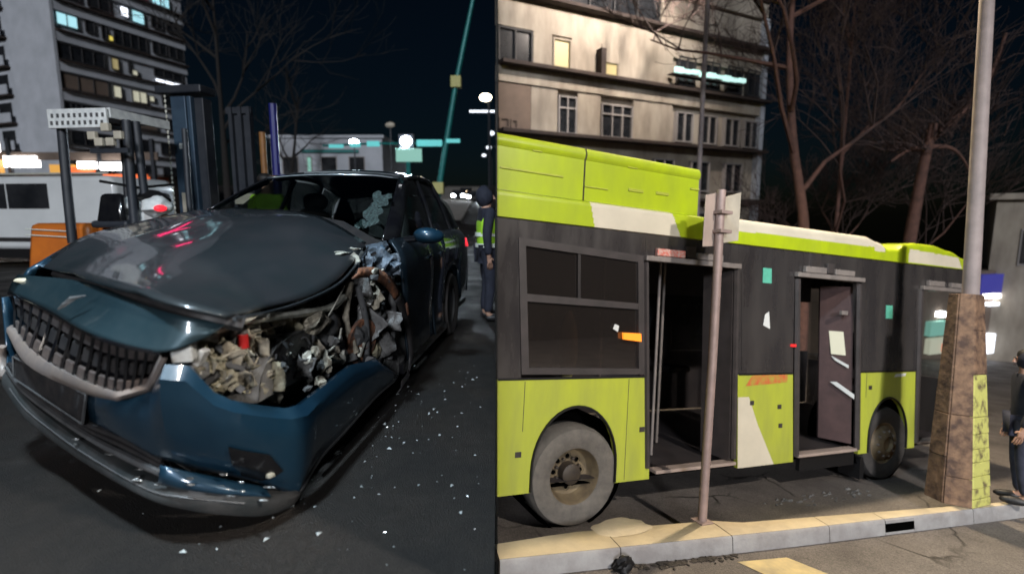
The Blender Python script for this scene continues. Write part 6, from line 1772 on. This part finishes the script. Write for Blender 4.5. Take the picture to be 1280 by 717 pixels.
def person(label, mtx, top, legs, vest=None, arm_l=None, arm_r=None, stride=0.0, hood=False, H=1.74, group=None):
    """standing figure facing -y in its own metres; arms given as (elbow, hand)"""
    p = thing('person', label, 'person', mtx, group)
    k = H / 1.74
    V = lambda x, y, z: (x * k, y * k, z * k)
    hipL, hipR = V(0.09, 0, 0.90), V(-0.09, 0, 0.90)
    kneeL, kneeR = V(0.10, -0.02 - stride * 0.5, 0.49), V(-0.10, -0.02 + stride * 0.4, 0.49)
    ankL, ankR = V(0.11, 0.02 - stride * 0.6, 0.09), V(-0.11, 0.02 + stride, 0.09 + abs(stride) * 0.15)
    toeL, toeR = V(0.13, -0.15 - stride * 0.6, 0.04), V(-0.13, -0.15 + stride, 0.04 + abs(stride) * 0.06)
    shL, shR = V(0.185, 0.0, 1.42), V(-0.185, 0.0, 1.42)
    al = arm_l or (V(0.245, 0.03, 1.14), V(0.25, -0.06, 0.87))
    ar = arm_r or (V(-0.245, 0.03, 1.14), V(-0.25, -0.06, 0.87))

    def ext(a, b, t):
        return tuple(b[i] + (b[i] - a[i]) * t for i in range(3))
    nodes = [(V(0, 0, 0.93), 0.12 * k), (V(0, 0.01, 1.12), 0.115 * k), (V(0, 0.01, 1.33), (0.15 * k, 0.11 * k)), (V(0, 0.01, 1.46), 0.06 * k), (V(0, 0.0, 1.53), 0.055 * k),
             (V(0, -0.015, 1.60), (0.075 * k, 0.085 * k)), (V(0, -0.005, 1.69), (0.07 * k, 0.085 * k)),
             (shL, 0.055 * k), (al[0], 0.042 * k), (al[1], 0.03 * k), (shR, 0.055 * k), (ar[0], 0.042 * k), (ar[1], 0.03 * k),
             (hipL, 0.085 * k), (kneeL, 0.055 * k), (ankL, 0.04 * k), (toeL, 0.03 * k), (hipR, 0.085 * k), (kneeR, 0.055 * k), (ankR, 0.04 * k), (toeR, 0.03 * k)]
    edges = [(0, 1), (1, 2), (2, 3), (3, 4), (4, 5), (5, 6), (2, 7), (7, 8), (8, 9), (2, 10), (10, 11), (11, 12), (0, 13), (13, 14), (14, 15), (15, 16), (0, 17), (17, 18), (18, 19), (19, 20)]
    # palms and five fingers, each its own chain from the wrist
    for wi, el, hd, s in ((9, al[0], al[1], 1), (12, ar[0], ar[1], -1)):
        d = (Vector(hd) - Vector(el)).normalized()
        sd_ = Vector((0, -1, 0))
        sd_ = (sd_ - d * sd_.dot(d)).normalized()
        pin = d.cross(sd_)
        palm = Vector(hd) + d * 0.07 * k
        i0 = len(nodes)
        nodes.append((tuple(palm), (0.036 * k, 0.016 * k)))
        edges.append((wi, i0))
        for f, (off, ln) in enumerate(((0.030, 0.075), (0.010, 0.085), (-0.010, 0.08), (-0.030, 0.062))):
            a = palm + d * 0.035 * k + sd_ * off * k
            b = a + d * ln * 0.55 * k + pin * 0.010 * s * k
            c = b + d * ln * 0.4 * k + pin * 0.025 * s * k
            j = len(nodes)
            nodes += [(tuple(a), 0.009 * k), (tuple(b), 0.0085 * k), (tuple(c), 0.007 * k)]
            edges += [(i0, j), (j, j + 1), (j + 1, j + 2)]
        a = Vector(hd) + d * 0.03 * k + sd_ * 0.035 * k
        b = a + d * 0.035 * k + sd_ * 0.018 * k
        j = len(nodes)
        nodes += [(tuple(a), 0.011 * k), (tuple(b), 0.009 * k)]
        edges += [(i0, j), (j, j + 1)]
    skinm('body', nodes, edges, M['skin'], p)
    # face
    nz = MB().taper((-0.018 * k, 0.018 * k, -0.118 * k, -0.08 * k), (-0.008 * k, 0.008 * k, -0.10 * k, -0.08 * k), 1.585 * k, 1.635 * k)
    nz.build('nose', M['skin'], p, bevel=0.004)
    for s in (-1, 1):
        MB().lump((s * 0.032 * k, -0.095 * k, 1.635 * k), (0.014 * k, 0.008 * k, 0.008 * k), 1, 2, 0.0).build('eye', M['hair'], p)
        MB().lump((s * 0.082 * k, 0.0, 1.615 * k), (0.012 * k, 0.025 * k, 0.032 * k), 1, 2, 0.0).build('ear', M['skin'], p)
    MB().box(-0.025 * k, 0.025 * k, -0.102 * k, -0.09 * k, 1.553 * k, 1.562 * k).build('mouth', M['maroon'], p)
    MB().lump((0, 0.02 * k, 1.675 * k), (0.092 * k, 0.10 * k, 0.075 * k), 2, 3, 0.04).build('hair', M['hair'], p, smooth=60)
    # clothes: a coat with sleeves, trousers, shoes
    cn = [(V(0, 0.0, 0.84), (0.17 * k, 0.13 * k)), (V(0, 0.01, 1.10), (0.165 * k, 0.125 * k)), (V(0, 0.01, 1.33), (0.185 * k, 0.135 * k)), (V(0, 0.01, 1.45), (0.10 * k, 0.085 * k)), (shL, 0.078 * k), (al[0], 0.062 * k), (ext(al[0], al[1], -0.02), 0.05 * k), (shR, 0.078 * k), (ar[0], 0.062 * k), (ext(ar[0], ar[1], -0.02), 0.05 * k)]
    skinm('jacket', cn, [(0, 1), (1, 2), (2, 3), (2, 4), (4, 5), (5, 6), (2, 7), (7, 8), (8, 9)], M[top], p)
    tn = [(V(0, 0, 0.92), (0.15 * k, 0.125 * k)), (hipL, 0.105 * k), (kneeL, 0.075 * k), (tuple(ankL[i] + (0, 0, 0.02)[i] for i in range(3)), 0.062 * k), (hipR, 0.105 * k), (kneeR, 0.075 * k), (tuple(ankR[i] + (0, 0, 0.02)[i] for i in range(3)), 0.062 * k)]
    skinm('trousers', tn, [(0, 1), (1, 2), (2, 3), (0, 4), (4, 5), (5, 6)], M[legs], p)
    for a, t in ((ankL, toeL), (ankR, toeR)):
        c = [(a[i] * 0.45 + t[i] * 0.55) for i in range(3)]
        MB().lump((c[0], c[1], c[2] - 0.005), (0.05 * k, 0.135 * k, 0.048 * k), 2, 3, 0.03).build('shoe', M['shoe'], p, smooth=60)
    if vest:
        vn_ = [(V(0, 0.0, 0.92), (0.18 * k, 0.14 * k)), (V(0, 0.01, 1.10), (0.178 * k, 0.138 * k)), (V(0, 0.01, 1.33), (0.198 * k, 0.148 * k)), (V(0, 0.01, 1.43), (0.14 * k, 0.10 * k)), (shL, 0.09 * k), (shR, 0.09 * k)]
        v = skinm('vest', vn_, [(0, 1), (1, 2), (2, 3), (2, 4), (2, 5)], M['hivis'], p)
        for z, rx, ry in ((1.0, 0.186, 0.146), (1.14, 0.186, 0.147)):
            MB().lathe([(1.0, -0.025 * k), (1.0, 0.025 * k)], (0, 0.005, z * k), (0, 0, 1), 28, (1, 0, 0)).build('reflective_band', M['hivis_strip'], v)
            o = v.children[-1]
            for vv in o.data.vertices:
                vv.co.x *= rx * k
                vv.co.y = 0.006 + (vv.co.y - 0.005) * ry * k
            o.modifiers.new('thick', 'SOLIDIFY').thickness = 0.006
    if hood:
        MB().lump((0, 0.03 * k, 1.62 * k), (0.115 * k, 0.115 * k, 0.14 * k), 5, 3, 0.05).build('hood', M[top], p, smooth=60)
    return p


# roadside worker at the right edge of the left street, in profile
pw = person('person in a lime high-visibility vest and dark trousers standing sideways behind the wreck', T(-0.30, 6.15, 0, rad(105)), 'navy', 'navy', True, H=1.60, hood=True,
            arm_l=((0.22, 0.04, 1.05), (0.20, -0.10, 0.84)), arm_r=((-0.22, 0.05, 1.05), (-0.20, 0.02, 0.80)))
MB().lump((0.125, -0.02, 0.40), (0.055, 0.06, 0.13), 3, 3, 0.1).build('white_knee_pad', M['hivis_strip'], pw, smooth=50)
MB().lump((0.12, -0.02, 0.22), (0.045, 0.05, 0.05), 4, 3, 0.1).build('white_gaiter', M['hivis_strip'], pw, smooth=50)
person('person in a lime high-visibility vest seen through the car windows beyond the hood', T(-3.44, 7.3, 0, rad(170)), 'hivis', 'navy', True, H=1.84)
person('person in dark clothes and hood standing on the kerb right of the lamp post', RM @ T(5.06, -1.24, 0.15, rad(215)), 'navy', 'denim', False, hood=True, H=1.72)


# ================================================================== STREET LAMPS ADDED FOR LIGHT, HEADS OUT OF VIEW
def fill_lamp(label, x, y, z0, hgt, out, energy, col, tilt=0.0):  # unseen lamps put in to light car and bus from the front
    t = thing('street_lamp', label, 'street lamp', T(x, y, z0))
    MB().tube([(0, 0, 0), (0, 0, hgt - 0.4), (out[0] * 0.3, out[1] * 0.3, hgt), (out[0], out[1], hgt + 0.1)], [0.09, 0.07, 0.05, 0.04], 10).build('pole', M['pole_metal'], t, smooth=60)
    hd_ = MB().box(out[0] - 0.18, out[0] + 0.18, out[1] - 0.3, out[1] + 0.3, hgt + 0.06, hgt + 0.15).build('lamp_head', M['pole_metal'], t, bevel=0.02)
    MB().box(out[0] - 0.14, out[0] + 0.14, out[1] - 0.25, out[1] + 0.25, hgt + 0.045, hgt + 0.059).build('lens', M['lit_white'], hd_)
    lamp_light('lamp_light', 'SPOT', (out[0], out[1], hgt), energy, col, 0.25, t, (tilt, 0, 0), rad(165))
    return t


far_l = thing('street_lamp', 'tall street lamp added on the far pavement to light the cream building', 'street lamp', T(6.9, 19.3, rplane(6.9, 19.3)))
MB().tube([(0, 0, 0), (0, 0, 15.6), (0.1, 0.5, 16.3), (0.2, 1.2, 16.5)], [0.10, 0.08, 0.05, 0.04], 10).build('pole', M['pole_metal'], far_l, smooth=60)
MB().lathe([(0.0, 0.25), (0.22, 0.2), (0.26, 0.1), (0.24, 0.08)], (0.2, 1.25, 16.2), (0, 0, 1), 20).build('lamp_head', M['pole_metal'], far_l, smooth=40)
MB().lump((0.2, 1.25, 16.16), (0.16, 0.16, 0.12), 1, 2, 0.0).build('lens', M['lit_white'], far_l)
lamp_light('lamp_light', 'SPOT', (0.2, 1.25, 15.9), 5200, (1.0, 0.86, 0.75), 0.2, far_l, (rad(56), 0, rad(36)), rad(130))  # lamp added to brighten the cream facade, its head above the view
fill_lamp('unseen cold white street lamp behind the camera on the car side', -3.6, -1.4, 0, 5.8, (2.2, 1.9), 2000, (0.72, 0.88, 1.0))
fill_lamp('unseen warm street lamp added behind the camera on the bus side', 6.5, -3.0, rplane(6.5, -3), 8.0, (-0.6, 1.0), 5000, (1.0, 0.91, 0.82))
